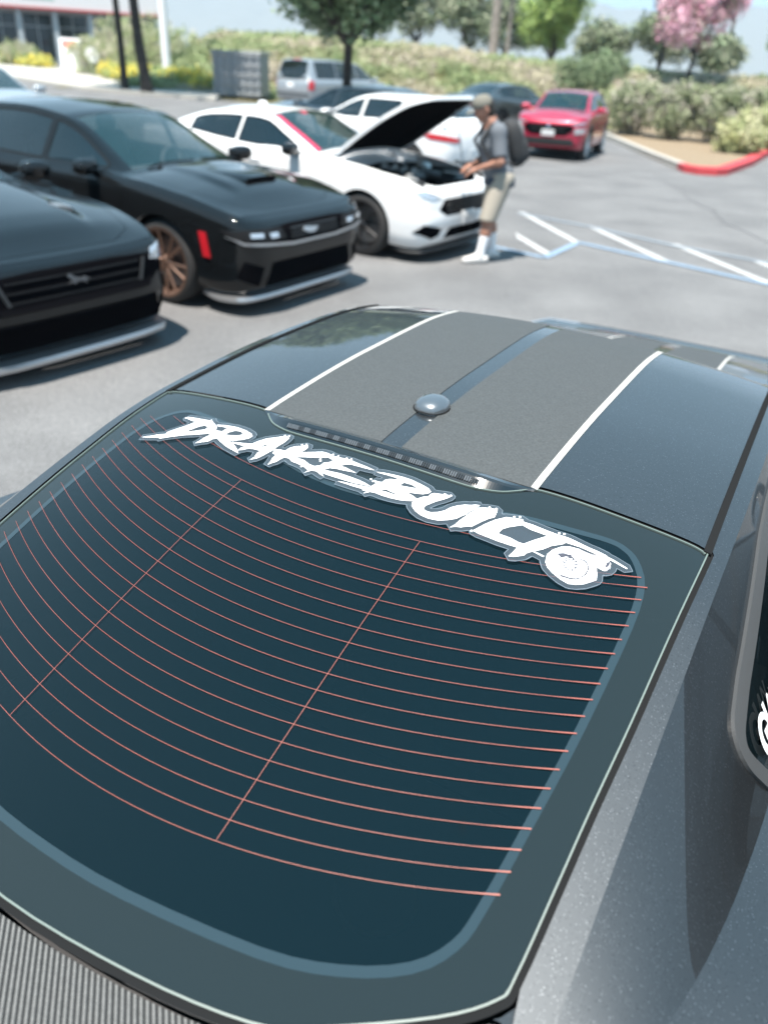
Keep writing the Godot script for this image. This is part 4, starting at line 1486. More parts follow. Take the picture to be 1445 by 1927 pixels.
# ------------------------------------------------------------------ the near car
# Print on the rear window, in half millimetres in plan: forward from the rear edge of the roof, then to the car's right.
const LETTERS := {
	"letter_d": [[-348,-1001,-330,-957,-316,-935,-304,-900,-294,-907,-285,-902,-257,-879,-233,-858,-204,-842,-193,-830,-188,-867,-179,-897,-169,-904,-167,-864,-168,-815,-168,-778,-156,-780,-169,-767,-182,-744,-198,-717,-217,-703,-234,-699,-252,-714,-272,-759,-292,-815,-315,-863,-326,-885,-341,-908,-332,-909,-339,-943,-345,-976], [-272,-833,-248,-813,-220,-795,-206,-776,-210,-757,-222,-747,-233,-752,-253,-786,-266,-812]],
	"letter_r": [[-187,-726,-179,-679,-177,-625,-185,-573,-199,-532,-212,-517,-230,-522,-249,-545,-262,-574,-267,-598,-275,-576,-293,-539,-309,-516,-327,-495,-319,-527,-307,-571,-288,-617,-271,-652,-278,-666,-298,-674,-313,-701,-326,-721,-306,-713,-285,-711,-264,-701,-253,-708,-233,-700,-224,-695,-224,-666,-204,-663,-195,-658,-192,-684,-194,-713], [-240,-640,-217,-632,-200,-616,-199,-587,-208,-569,-219,-568,-230,-581,-237,-616]],
	"letter_a": [[-272,-574,-266,-527,-258,-485,-234,-471,-209,-452,-185,-418,-168,-393,-161,-373,-173,-365,-205,-365,-236,-374,-260,-374,-280,-382,-297,-388,-314,-394,-330,-404,-346,-424,-325,-417,-299,-424,-284,-417,-283,-446,-287,-476,-302,-493,-312,-511,-292,-509,-279,-497,-279,-531,-278,-561], [-262,-437,-247,-431,-237,-418,-251,-419,-260,-426]],
	"letter_k_and_e": [[-256,-371,-250,-350,-250,-327,-226,-321,-209,-306,-198,-283,-185,-265,-199,-255,-219,-258,-236,-264,-217,-224,-199,-187,-198,-157,-202,-148,-205,-124,-202,-92,-200,-55,-205,-17,-208,18,-214,58,-218,29,-220,-7,-222,-40,-229,-61,-247,-75,-246,-50,-252,-21,-256,3,-260,-24,-264,-47,-266,-75,-272,-100,-289,-124,-289,-89,-284,-50,-285,-7,-287,35,-291,63,-298,91,-303,62,-309,25,-310,-16,-310,-62,-310,-96,-308,-119,-324,-93,-317,-119,-309,-140,-313,-159,-336,-177,-317,-169,-305,-199,-299,-230,-296,-260,-284,-283,-286,-304,-301,-311,-319,-316,-329,-326,-347,-337,-325,-339,-305,-345,-285,-344,-280,-364], [-269,-266,-256,-235,-242,-192,-221,-144,-228,-116,-245,-125,-256,-142,-273,-144,-287,-162,-285,-187,-272,-219]],
	"brush_stroke": [[-325,-35,-320,-10,-315,29,-309,66,-302,98,-315,94,-323,75,-325,40,-325,2]],
	"letter_b": [[-219,66,-210,99,-205,133,-201,167,-200,203,-206,245,-213,281,-225,298,-238,294,-251,278,-260,252,-268,222,-275,253,-282,273,-297,268,-306,248,-315,222,-321,186,-323,152,-321,123,-325,105,-342,88,-324,93,-329,76,-316,67,-313,86,-298,93,-277,100,-264,85,-264,104,-261,116,-244,120,-232,133,-226,154,-220,162,-216,144,-217,124,-218,108,-220,85], [-248,182,-227,188,-224,216,-231,249,-237,232,-243,207], [-303,131,-288,150,-292,181,-292,216,-299,185,-299,157]],
	"letter_u": [[-282,273,-264,285,-251,302,-238,302,-227,311,-220,334,-214,350,-210,367,-219,370,-240,356,-262,338,-282,326,-298,316,-311,316,-320,326,-319,347,-306,369,-288,386,-265,396,-245,412,-228,433,-218,454,-209,465,-204,480,-216,477,-232,472,-251,463,-270,458,-286,448,-304,439,-324,416,-341,389,-349,355,-347,324,-338,297,-322,274,-307,267,-290,268]],
	"letter_i": [[-351,438,-333,447,-318,450,-304,453,-282,460,-261,465,-237,474,-219,480,-206,500,-199,518,-192,541,-204,545,-232,549,-249,535,-273,521,-295,510,-313,501,-319,486,-332,472,-339,454]],
	"letter_l_and_t": [[-326,513,-280,534,-244,555,-211,583,-202,608,-191,635,-201,643,-197,676,-197,718,-195,759,-190,791,-189,804,-189,812,-191,843,-193,876,-192,903,-194,933,-198,942,-199,961,-208,1010,-213,1010,-207,961,-208,948,-209,922,-208,887,-208,850,-212,819,-215,801,-227,795,-255,766,-284,748,-308,724,-327,709,-341,705,-362,680,-369,663,-345,669,-320,672,-323,655,-328,609,-329,564,-330,536], [-296,591,-270,596,-252,609,-218,645,-223,677,-219,738,-258,709,-295,684,-297,665,-293,635]],
	"thin_stroke": [[-310,720,-306,727,-308,763,-314,762]],
	"turbocharger": [[-330,776,-296,768,-268,776,-241,795,-225,818,-218,848,-215,890,-211,923,-208,951,-219,961,-240,965,-259,959,-263,947,-261,928,-271,929,-289,937,-310,943,-327,931,-348,914,-363,894,-373,872,-370,844,-360,814,-347,790]],
}
const TURBO_INK := [
	[-277,793,-263,812,-259,834,-268,854,-268,841,-273,824,-286,813,-281,803],
	[-249,948,-227,946,-210,953,-226,957,-243,954],
	[-342,808,-352,837,-348,867,-331,897,-353,871,-359,842],
	[-256,878,-260,893,-278,907,-307,908,-332,897,-307,905,-280,903,-266,893],
	[-297,785,-277,793,-299,788,-319,793,-340,808,-326,794],
	[-257,868,-254,880,-259,880,-262,871],
	[-259,921,-264,928,-276,933,-266,926],
	[-293,855,-283,866,-290,869],
	[-298,855,-297,869,-304,868],
	[-303,853,-311,864,-316,861],
	[-306,849,-320,855,-322,849],
	[-305,845,-321,843,-320,837],
	[-302,841,-315,833,-310,829],
	[-298,840,-303,827,-296,826],
	[-292,841,-289,828,-282,830],
	[-289,844,-277,835,-273,840],
	[-287,848,-271,846,-271,852],
	[-289,852,-273,858,-277,863],
]
const PAINT_DOTS := [-178,-906,-161,-393,-158,-376,-190,-289,-182,-274,-307,-208,-242,-167,-251,-160,-197,-139,-198,-115,-196,-78,-194,-59,-264,71,-270,85,-213,347,-209,369,-196,513,-190,536,-330,510,-195,606,-185,622,-329,510,-186,766,-180,782]

const TURBO_STROKES := [
	[-278,875,-292,878,-307,876,-320,870,-331,860,-337,848,-338,835,-333,823,-324,814,-311,809,-296,808,-281,812,-268,820,-260,831,-256,844,-258,857,-266,868,-278,875],
	[-285,868,-296,870,-308,868,-318,863,-325,855,-327,845,-324,836,-316,829,-305,824,-293,824,-282,827,-273,834,-269,843,-269,853,-275,862,-285,868],
	[-273,902,-284,904,-294,905,-305,904,-315,902,-325,898,-335,894,-343,888,-350,881,-356,874,-360,865,-363,857,-364,848,-364,839],
	[-218,853,-218,891,-216,925,-213,942],
	[-255,878,-256,905,-258,929,-259,948],
	[-211,952,-220,960,-239,963,-256,959,-261,954],
]
const RX := -2.52        # the roof's rear edge behind the front axle

func plan(a: Array, k := 1.0) -> PackedVector2Array:      # points given from the roof's rear edge, moved to the car's axes
	var o := PackedVector2Array()
	for i in a.size() / 2:
		o.append(Vector2(a[i * 2] * k + RX, a[i * 2 + 1] * k))
	return o

func both(a: Array) -> PackedVector2Array:                # right half of an outline, from the middle round to the middle, mirrored
	var o := plan(a)
	var p := PackedVector2Array(Array(o))
	for i in range(o.size() - 1, -1, -1):
		if absf(o[i].y) > 1e-4:
			p.append(Vector2(o[i].x, -o[i].y))
	return p

func smooth(p: PackedVector2Array, n := 6) -> PackedVector2Array:     # a closed curve through the points
	var o := PackedVector2Array()
	var k := p.size()
	for i in k:
		for j in n:
			o.append(p[i].cubic_interpolate(p[(i + 1) % k], p[(i + k - 1) % k], p[(i + 2) % k], float(j) / n))
	return o

func ribbon(pts: PackedVector2Array, w: float) -> PackedVector2Array:     # a line of width W as an outline
	var l := PackedVector2Array()
	var r := PackedVector2Array()
	for i in pts.size():
		var d := (pts[mini(i + 1, pts.size() - 1)] - pts[maxi(i - 1, 0)]).normalized()
		var s := d.orthogonal() * w / 2.0
		l.append(pts[i] + s)
		r.append(pts[i] - s)
	r.reverse()
	l.append_array(r)
	return l

func strip_on(c: Car, mb: MB, pts: PackedVector2Array, w0: float, w1: float, off: float) -> void:     # a thin raised line on the roof or glass
	var rows := []
	var n := pts.size()
	for i in n:
		var d := (pts[mini(i + 1, n - 1)] - pts[maxi(i - 1, 0)]).normalized()
		var s := d.orthogonal() * lerpf(w0, w1, float(i) / (n - 1)) / 2.0
		var p := c.roof(pts[i].x, pts[i].y)
		var ev := func(x: float, y: float) -> Vector3: return c.roof(x, y)
		var nn := normal_at(ev, pts[i].x, pts[i].y, p)
		var a: Vector3 = c.roof(pts[i].x + s.x, pts[i].y + s.y) + nn * off
		var b: Vector3 = c.roof(pts[i].x - s.x, pts[i].y - s.y) + nn * off
		rows.append([mb.vert(a, nn), mb.vert(b, nn)])
	for i in n - 1:
		mb.tri(rows[i][0], rows[i + 1][0], rows[i][1])
		mb.tri(rows[i][1], rows[i + 1][0], rows[i + 1][1])

func ring_on(c: Car, called: String, outer: PackedVector2Array, inner: PackedVector2Array, m: Material, off: float, skirt: float, parent: Node = null) -> MeshInstance3D:
	return on_roof(c, called, [outer], m, off, skirt, parent, 0.05, [inner])

func grown(p: PackedVector2Array, d: float) -> PackedVector2Array:
	var best := PackedVector2Array()
	for q in Geometry2D.offset_polygon(ccw(p.duplicate()), d, Geometry2D.JOIN_ROUND):
		if q.size() > 2 and not Geometry2D.is_polygon_clockwise(q) and (best.is_empty() or absf(area(q)) > absf(area(best))):
			best = q
	return best

func area(p: PackedVector2Array) -> float:
	var a := 0.0
	for i in p.size():
		a += p[i].cross(p[(i + 1) % p.size()])
	return a / 2.0

func near_car() -> void:
	var F := Vector3(sin(deg_to_rad(29.2)), 0, -cos(deg_to_rad(29.2)))
	var o := coupe("grey_coupe", "dark grey metallic coupe in front, vinyl roof stripe and lettered rear window", Vector3(.0065, 0, -1.41) - F * RX, 29.2, M.grey_paint)
	# glass outline: top edge dips behind the brake light, sides, lower edge bowed to the rear
	var half_glass := [-.066, 0, -.066, .10, -.064, .184, -.058, .223, -.045, .257, -.022, .285, -.006, .303, .004, .36, .012, .46, .0185, .56, .0175, .592, .012, .603, .004, .606, -.197, .600, -.352, .596, -.49, .590, -.593, .587, -.70, .583, -.728, .575, -.775, .525, -.845, .42, -.879, .35, -.908, .202, -.924, 0]
	var glass := ccw(smooth(both(half_glass), 4))
	var inner_half := [-.166, 0, -.155, .10, -.128, .19, -.086, .30, -.064, .40, -.052, .46, -.056, .49, -.074, .515, -.121, .540, -.208, .549, -.396, .546, -.551, .536, -.66, .527, -.71, .516, -.755, .482, -.797, .413, -.829, .318, -.858, .135, -.865, 0]
	var inner := ccw(smooth(both(inner_half), 3))
	o.rear_window = grown(glass, 0.011)
	o.own_rear = true
	o.fine = 1.7
	o.deck_turn = -PI / 4
	o.te = [.92, .66, .86, .70, .78, .73, .6, .725, .2, .775, -.4, .85, -.8, .94, -1.6, .99, -2.2, 1.01, -2.75, 1.05, -3.1, 1.08, -3.28, 1.078, -3.44, 1.038, -3.7, 1.035, -3.89, 1.02]
	o.seat_h = 0.56
	o.flare = 0.06
	o.bulge = 0.032
	o.crease = 0.004
	o.block_top = 0.62
	o.gb = [-.3, .80, -.7, .80, -1.2, .805, -2, .785, -2.6, .765, -3.4, .73, -3.8, .70]
	# behind the glass the lid begins: no roof skin there
	o.roof_cut = ccw(both([-.90, 0, -.89, .202, -.86, .35, -.826, .42, -.756, .525, -.70, .575, -.70, .592, -.74, .600, -1.3, .61, -1.3, 0]))
	var deckh := [-.934, 0, -.918, .202, -.889, .35, -.855, .425, -.786, .532, -.745, .580, -.76, .60, -.82, .615, -1.1, .64, -1.22, .60, -1.27, .45, -1.29, .2, -1.30, 0]
	o.deck = ccw(smooth(both(deckh), 4))
	o.deck_m = M.ribbed
	var cabp := [1.70, 0, 1.70, .5, 1.62, .70, 1.4, .76, .8, .80, 0, .80, -.3, .76, -.6, .66, -.74, .585, -.80, .52, -.86, .42, -.89, .33, -.92, .19, -.936, 0]
	o.cab_poly = ccw(both(cabp))
	o.rows = [-1.75, -2.22]
	o.glass = M.tint
	o.windows = []
	# side windows: door, then a quarter window with a round lower rear corner
	var tmp := Car.new()
	tmp.te = Tab.new(o.te)
	tmp.corner = Tab.new(o.corner)
	tmp.gt = Tab.new(o.gt)
	o.windscreen = screen(tmp, -1.62, -.80, .05, .05)
	var quarter := rounded(plan([.62, 1.06, .62, 1.293, .30, 1.268, .2, 1.252, -.123, 1.176, -.205, 1.148, -.216, 1.13, -.175, 1.07, -.12, 1.06]), 0.022)
	o.windows = [dlo(tmp, -.86, -1.87, .05, .03), quarter]
	o.trim = M.rubber
	var c := build_car(o)
	# broad grey rubber frame round each quarter window
	for side in [1.0, -1.0]:
		on_cab(c, "quarter_window_frame", [grown(quarter, 0.026)], M.window_frame, side, 0.006, 0.012, null, [quarter])
	# rear window: dark border, dotted edge, clear middle
	ring_on(c, "glass_border", glass, inner, M.frit, -0.002, 0.004)
	ring_on(c, "dotted_band", grown(inner, 0.001), grown(inner, -0.011), M.frit_edge, -0.0016, 0.0)
	var rear := on_roof(c, "rear_window", [grown(inner, -0.0108)], M.rear_glass, -0.002, 0.0, null, 0.04)
	ring_on(c, "glass_edge", grown(glass, 0.0024), glass, M.glass_edge, 0.0005, 0.006)
	ring_on(c, "rubber_seal", grown(glass, 0.0115), grown(glass, 0.0025), M.rubber, -0.004, 0.008)
	# heater wires
	for k in 21:
		var xe := -.066 - .0282 * k + (.0 if k else .012)
		var mb := MB.new()
		var pts := PackedVector2Array()
		var w := .546 - .0006 * k if k > 1 else (.47 if k == 0 else .53)
		for i in 41:
			var y := lerpf(-w - .024, w, i / 40.0)
			pts.append(Vector2(RX + xe - .142 * (1.0 - pow(y / .545, 2.0)) - (.0 if k > 1 else .006), y))
		strip_on(c, mb, pts, .0006, .0008, .0003)
		for side in [1.0]:                    # thicker ends on the border
			var e := PackedVector2Array()
			for i in 6:
				var y = (w - .055 + .055 * i / 5.0) * side
				e.append(Vector2(RX + xe - .142 * (1.0 - pow(y / .545, 2.0)) - (.0 if k > 1 else .006), y))
			strip_on(c, mb, e, .0007, .0020, .0004)
		part("heater_wire", mb, M.heater, rear)
	for side in [1.0, -1.0]:
		var mb := MB.new()
		var pts := PackedVector2Array()
		for i in 21:
			var t := i / 20.0
			pts.append(Vector2(RX + lerpf(-.226, -.752, t), side * (.19 + (.006 if side > 0 else .012) * t)))
		strip_on(c, mb, pts, .0008, .0008, .0004)
		part("heater_wire", mb, M.heater, rear)
	lettering(c)
	roof_details(c, glass)
	tail_and_plate(c, .6, .85, .3, .12)
	rear_shelf(c)
	side_print(c)
	# front of the car, out of sight
	for side in [1.0, -1.0]:
		var hl := pv([.60, .715, .68, .765, .82, .80, .88, .79, .84, .73, .72, .695])
		on_belt(c, "headlight", [c.on_nose(denser(hl if side > 0.0 else flip_x(hl), .04))], M.lamp_white, 0.006)
	on_belt(c, "grille", [c.on_nose(denser(pv([-.68, .64, -.62, .72, .62, .72, .68, .64, .54, .545, -.54, .545]), .06))], M.black, 0.005)

func lettering(c: Car) -> void:
	var film := PackedVector2Array()
	var shapes := {}
	var sheets := []
	for k in LETTERS:
		var polys := []
		for p in LETTERS[k]:
			polys.append(plan(p, 0.0005))
		shapes[k] = polys
		sheets.append(grown(polys[0], 0.0095))
	# one clear backing round all of it
	film = sheets[0]
	var left := sheets.slice(1)
	var go := true
	while left.size() and go:
		go = false
		for s in left:
			var u := Geometry2D.merge_polygons(film, s)
			var outer := []
			for q in u:
				if not Geometry2D.is_polygon_clockwise(q):
					outer.append(q)
			if outer.size() == 1:
				film = outer[0]
				left.erase(s)
				go = true
				break
	var back := on_roof(c, "banner_film", [film], M.film, 0.0016, 0.0)
	var edge := MB.new()
	var ev := func(x: float, y: float) -> Vector3: return c.roof(x, y)
	sheet(edge, ev, [film], [grown(film, -0.0011)], breaks(-2.9, -2.45, .04), breaks(-.6, .6, .05), 0.0019)
	part("film_edge", edge, M.film_edge, back)
	for k in shapes:
		var holes := []
		for i in range(1, shapes[k].size()):
			holes.append(shapes[k][i])
		on_roof(c, k, [shapes[k][0]], M.white_print, 0.0022, 0.0, back, 0.06, holes)
	var ink := MB.new()
	for p in TURBO_INK:
		sheet(ink, ev, [plan(p, 0.0005)], [], breaks(-2.9, -2.45, .06), breaks(-.6, .6, .06), 0.0027)
	for p in TURBO_STROKES:
		strip_on(c, ink, plan(p, 0.0005), .0013, .0013, .0029)
	part("turbocharger_drawing", ink, M.grey_print, back)
	var dots := MB.new()
	for i in PAINT_DOTS.size() / 2:
		sheet(dots, ev, [circle(PAINT_DOTS[i * 2] * .0005 + RX, PAINT_DOTS[i * 2 + 1] * .0005, .0022, 8)], [], breaks(-2.9, -2.45, .06), breaks(-.6, .6, .06), 0.0021)
	tag(part("paint_spatter", dots, M.white_print, back), "", "", "", "stuff")

func roof_details(c: Car, glass: PackedVector2Array) -> void:
	# vinyl stripe in two halves, a bare gap between, a pale line on each side
	var front := .905
	for side in [1.0, -1.0]:
		var y0 = .010 + .0225 * side
		var y1 = .294 * side
		var x0 := -.006
		var p := plan([x0 - (.010 if true else .0), y0, x0 - .012, lerpf(y0, y1, .5), x0, y1, front, y1, front, y0])
		on_roof(c, "roof_stripe", [p], M.vinyl, 0.0012, 0.0012)
		var l := plan([-.004, .294 * side, -.006, .307 * side, front, .307 * side, front, .294 * side])
		on_roof(c, "stripe_line", [l], M.white_line_vinyl, 0.0016, 0.0016)
		# joint between roof panel and side rail
		var j := plan([.016, .600 * side, .016, .613 * side, .92, (.590 + .004) * side, .92, (.578 + .004) * side])
		on_roof(c, "roof_joint", [j], M.rubber, 0.003, 0.004)
	# the same stripe on the bonnet
	for side in [1.0, -1.0]:
		on_lid(c, "bonnet_stripe", [pv([-.55, .033 * side, -.55, .294 * side, .64, .26 * side, .64, .033 * side])], M.vinyl, 0.0015, 0.0015)
		on_lid(c, "stripe_line", [pv([-.55, .294 * side, -.55, .307 * side, .64, .273 * side, .64, .26 * side])], M.white_line_vinyl, 0.002, 0.002)
	# aerial dome
	var d := MB.new()
	var p := c.roof(RX + .162, .004)
	add_blob(d, p + Vector3(0, .002, 0), Vector3(.040, .024, .036), Basis(Vector3(0, 0, 1), .06), 2.3, 32, 20)
	part("aerial_dome", d, M.dome, c.node)
	var base := MB.new()
	add_lathe(base, [.0, .004, .036, .004, .041, .001], 36, Transform3D(Basis().scaled(Vector3(1.06, 1, .96)), p))
	part("dome_gasket", base, M.rubber, c.node)
	# high brake light: a lip over a clear lens
	var lip := MB.new()
	var face := MB.new()
	var rows := []
	var n := 120
	var xa := Tab.new([-.305, -.004, -.28, -.008, -.2, -.012, 0, -.016, .2, -.012, .28, -.008, .305, -.004])
	var xl := Tab.new([-.305, -.007, -.28, -.017, -.25, -.030, -.2, -.041, 0, -.044, .2, -.041, .25, -.030, .28, -.017, .305, -.007])
	var xg := Tab.new([-.305, -.009, -.285, -.022, -.257, -.043, -.2, -.060, 0, -.063, .2, -.060, .257, -.043, .285, -.022, .305, -.009])
	for i in n + 1:
		var y := lerpf(-.303, .303, float(i) / n)
		var h := .013 * smoothstep(.303, .20, absf(y))
		var a := c.roof(RX + xa.at(y), y) + Vector3(0, .0006, 0)
		var b := c.roof(RX + xl.at(y), y) + Vector3(0, .001 + h, 0)
		var m := a.lerp(b, .5) + Vector3(0, .0012, 0)
		var e := b + Vector3(-.0035, -.003 - h * .1, 0)
		var g := c.roof(RX + xg.at(y), y) + Vector3(0, -.001, 0)
		rows.append([a, m, b, e, g])
	for i in n:
		var r0: Array = rows[i]
		var r1: Array = rows[i + 1]
		for k in 3:
			var nn: Vector3 = (r1[k] - r0[k]).cross(r0[k + 1] - r0[k]).normalized()
			if nn.y < 0.0:
				nn = -nn
			var q := [lip.vert(r0[k], nn), lip.vert(r1[k], nn), lip.vert(r1[k + 1], nn), lip.vert(r0[k + 1], nn)]
			lip.tri(q[0], q[1], q[2])
			lip.tri(q[0], q[2], q[3])
		face.flat([r0[3], r1[3], r1[4], r0[4]], Vector3(-1, .6, 0))
	var light := part("brake_light", face, M.gloss_black, c.node)
	part("brake_light_lip", lip, M.lip_black, light)
	var cells := 30
	for i in cells:
		var y := lerpf(-.212, .212, (i + .5) / cells)
		var b := c.roof(RX + xl.at(y), y) + Vector3(-.0035, .001 + .013 * smoothstep(.303, .20, absf(y)) - .004, 0)
		var g := c.roof(RX + xg.at(y), y)
		var mid := b.lerp(g, .45)
		var dir := (g - b)
		var mb := MB.new()
		var ax := dir.normalized()
		var zz := Vector3(0, 0, 1)
		var bs := Basis(ax, zz.cross(ax).normalized(), zz)
		for k in 3:
			add_box(mb, mid + Vector3(-.001, .0005, 0) + Vector3(0, 0, (k - 1) * .0046), Vector3(.0105, .004, .0036), .0008, bs)
		part("lens", mb, M.lens_cell if (i * 7) % 5 < 3 else M.lens_dark, light)

func rear_shelf(c: Car) -> void:
	var mb := MB.new()
	add_box(mb, Vector3(-3.17, .96, 0), Vector3(.52, .04, 1.16), .01)
	var sh := part("parcel_shelf", mb, M.cabin, c.node)
	for side in [1.0, -1.0]:
		var sp := MB.new()
		add_lathe(sp, [.062, .0, .062, .006, .056, .008, .052, .004, .02, .003, .0, .005], 32, Transform3D(Basis(), Vector3(-3.14, .98, .36 * side)))
		part("speaker", sp, M.speaker, sh)
	# dark lining of the boot and the rear cabin
	for side in [1.0, -1.0]:
		var ln := MB.new()
		add_box(ln, Vector3(-2.75, .72, .70 * side), Vector3(1.7, .52, .02), 0.0)
		add_box(ln, Vector3(-2.9, .975, .66 * side), Vector3(1.2, .02, .2), 0.0)
		part("cabin_lining", ln, M.cabin, c.node)
	for x in [-2.45]:
		var h := MB.new()
		add_box(h, Vector3(-2.05, 1.275, 0), Vector3(.7, .02, 1.08), .008)
		part("headliner", h, M.cabin, c.node)

func side_print(c: Car) -> void:
	# club sticker on the quarter window, cut by the picture's edge: a round mark, then letters AN over CO
	var ev := func(x: float, t: float) -> Vector3: return c.cabin(x, t, 1.0)
	var mb := MB.new()
	var put := func(polys: Array, holes: Array) -> void:
		for p in polys:
			var q := c.on_cabin(p)
			var hs := []
			for h in holes:
				hs.append(c.on_cabin(h))
			var b: Rect2 = boxed([q])[0][1]
			sheet(mb, ev, [q], hs, breaks(b.position.x, b.end.x, .02), breaks(b.position.y, b.end.y, .1), .003)
	var o := Vector2(RX - .158, 1.072)
	var ring := ccw(circle(o.x + .030, o.y + .032, .031, 28))
	put.call([ring], [ccw(circle(o.x + .032, o.y + .034, .018, 20))])
	put.call([ccw(pv([o.x + .052, o.y + .0, o.x + .063, o.y, o.x + .063, o.y + .066, o.x + .052, o.y + .066]))], [])
	put.call([ccw(pv([o.x + .026, o.y + .024, o.x + .050, o.y + .028, o.x + .050, o.y + .038, o.x + .026, o.y + .040]))], [])
	# letters drawn as strokes
	var font := {
		"A": [[0, 0, .5, 1, 1, 0], [.22, .36, .78, .36]], "N": [[0, 0, 0, 1, 1, 0, 1, 1]], "G": [[.95, .8, .6, 1, .2, .9, 0, .5, .2, .1, .6, 0, .95, .15, .95, .5, .6, .5]],
		"C": [[.95, .82, .6, 1, .2, .9, 0, .5, .2, .1, .6, 0, .95, .18]], "O": [[.5, 1, .12, .85, 0, .5, .12, .15, .5, 0, .88, .15, 1, .5, .88, .85, .5, 1]],
	}
	var row := 0
	for word in ["AN", "CO"]:
		for k in word.length():
			for stroke in font[word[k]]:
				var pts := PackedVector2Array()
				for q in pv(stroke):
					pts.append(Vector2(o.x + .072 + k * .030 + q.x * .021 + q.y * .006, o.y + (.036 if row == 0 else .002) + q.y * .027))
				for m in pts.size() - 1:
					put.call([ccw(ribbon(PackedVector2Array([pts[m], pts[m + 1]]), .0062))], [])
		row += 1
	part("window_sticker", mb, M.white_print, c.node)

# ------------------------------------------------------------------ bodies: tapered bones joined smoothly, meshed as surface nets
func bone_field(bones: Array, k: float, p: Vector3) -> float:
	var acc := 0.0
	for b in bones:
		var a: Vector3 = b[0]
		var d: Vector3 = b[2] - a
		var t := clampf((p - a).dot(d) / maxf(d.length_squared(), 1e-9), 0.0, 1.0)
		var dist := (p - a - d * t).length() - lerpf(b[1], b[3], t)
		acc += exp(-dist / k)
	return -k * log(maxf(acc, 1e-30))

func net(mb: MB, bones: Array, k: float, cell: float, cut: Variant = null) -> void:
	var lo := Vector3.INF
	var hi := -Vector3.INF
	for b in bones:
		for e in [0, 2]:
			lo = lo.min(b[e] - Vector3.ONE * (b[e + 1] + 3 * cell))
			hi = hi.max(b[e] + Vector3.ONE * (b[e + 1] + 3 * cell))
	var dim := Vector3i(((hi - lo) / cell).ceil()) + Vector3i.ONE
	var f := PackedFloat32Array()
	f.resize(dim.x * dim.y * dim.z)
	f.fill(1.0)
	for b in bones:                                    # visit only the cells near each bone
		var r := maxf(b[1], b[3]) + 3.0 * cell
		var b0 := Vector3i(((b[0].min(b[2]) - Vector3.ONE * r - lo) / cell).floor()).max(Vector3i.ZERO)
		var b1 := Vector3i(((b[0].max(b[2]) + Vector3.ONE * r - lo) / cell).ceil()).min(dim - Vector3i.ONE)
		for x in range(b0.x, b1.x + 1):
			for y in range(b0.y, b1.y + 1):
				for z in range(b0.z, b1.z + 1):
					var i := (x * dim.y + y) * dim.z + z
					if f[i] == 1.0:
						var p := lo + Vector3(x, y, z) * cell
						var v := bone_field(bones, k, p)
						if cut != null:
							v = maxf(v, cut.call(p))
						f[i] = v
	var at := {}
	for x in dim.x - 1:
		for y in dim.y - 1:
			for z in dim.z - 1:
				var i := (x * dim.y + y) * dim.z + z
				var inside := 0
				var vals := []
				for c in 8:
					var v: float = f[i + ((c & 1) * dim.y + ((c >> 1) & 1)) * dim.z + (c >> 2)]
					vals.append(v)
					if v < 0.0:
						inside += 1
				if inside == 0 or inside == 8:
					continue
				var sum := Vector3.ZERO
				var cnt := 0
				for e in [[0, 1], [2, 3], [4, 5], [6, 7], [0, 2], [1, 3], [4, 6], [5, 7], [0, 4], [1, 5], [2, 6], [3, 7]]:
					var va: float = vals[e[0]]
					var vb: float = vals[e[1]]
					if (va < 0.0) != (vb < 0.0):
						var t := va / (va - vb)
						var pa := Vector3(e[0] & 1, (e[0] >> 1) & 1, e[0] >> 2)
						var pb := Vector3(e[1] & 1, (e[1] >> 1) & 1, e[1] >> 2)
						sum += pa.lerp(pb, t)
						cnt += 1
				var g := Vector3(vals[1] + vals[3] + vals[5] + vals[7] - vals[0] - vals[2] - vals[4] - vals[6], vals[2] + vals[3] + vals[6] + vals[7] - vals[0] - vals[1] - vals[4] - vals[5], vals[4] + vals[5] + vals[6] + vals[7] - vals[0] - vals[1] - vals[2] - vals[3])
				at[i] = mb.vert(lo + (Vector3(x, y, z) + sum / cnt) * cell, g.normalized() if g.length() > 1e-9 else Vector3.UP)
	var sy := dim.z
	var sx := dim.y * dim.z
	for i in at:
		for ax in [[sx, sy, 1], [sy, 1, sx], [1, sx, sy]]:
			# edge along ax[0] from the cell's far corner in the two other axes is shared by four cells
			var o: int = ax[1] + ax[2]
			var a: int = i + o
			if a + ax[0] < f.size() and (f[a] < 0.0) != (f[a + ax[0]] < 0.0):
				if at.has(i + ax[1]) and at.has(i + ax[2]) and at.has(i + o):
					mb.tri(at[i], at[i + ax[1]], at[i + o])
					mb.tri(at[i], at[i + o], at[i + ax[2]])

func hand(bones: Array, wrist: Vector3, dir: Vector3, palm: Vector3) -> void:   # palm and five fingers, slightly curled
	dir = dir.normalized()
	var side := dir.cross(palm).normalized()
	var mid := wrist + dir * .05
	bones.append([wrist, .022, mid, .03])
	for i in 4:
		var s := (i - 1.5) * .021
		var base := wrist + dir * .085 + side * s
		bones.append([mid + side * s * .8, .016, base, .011])
		var l := [.036, .043, .040, .030]
		var j: Vector3 = base + (dir * .9 + palm * .35).normalized() * l[i]
		bones.append([base, .0095, j, .0085])
		bones.append([j, .0085, j + (dir * .5 + palm * .85).normalized() * l[i] * .8, .007])
	var tb := wrist + dir * .03 - side * .03
	var tj := tb + (dir * .6 - side * .7 + palm * .3).normalized() * .04
	bones.append([tb, .014, tj, .011])
	bones.append([tj, .011, tj + (dir * .9 - side * .1 + palm * .4).normalized() * .032, .008])

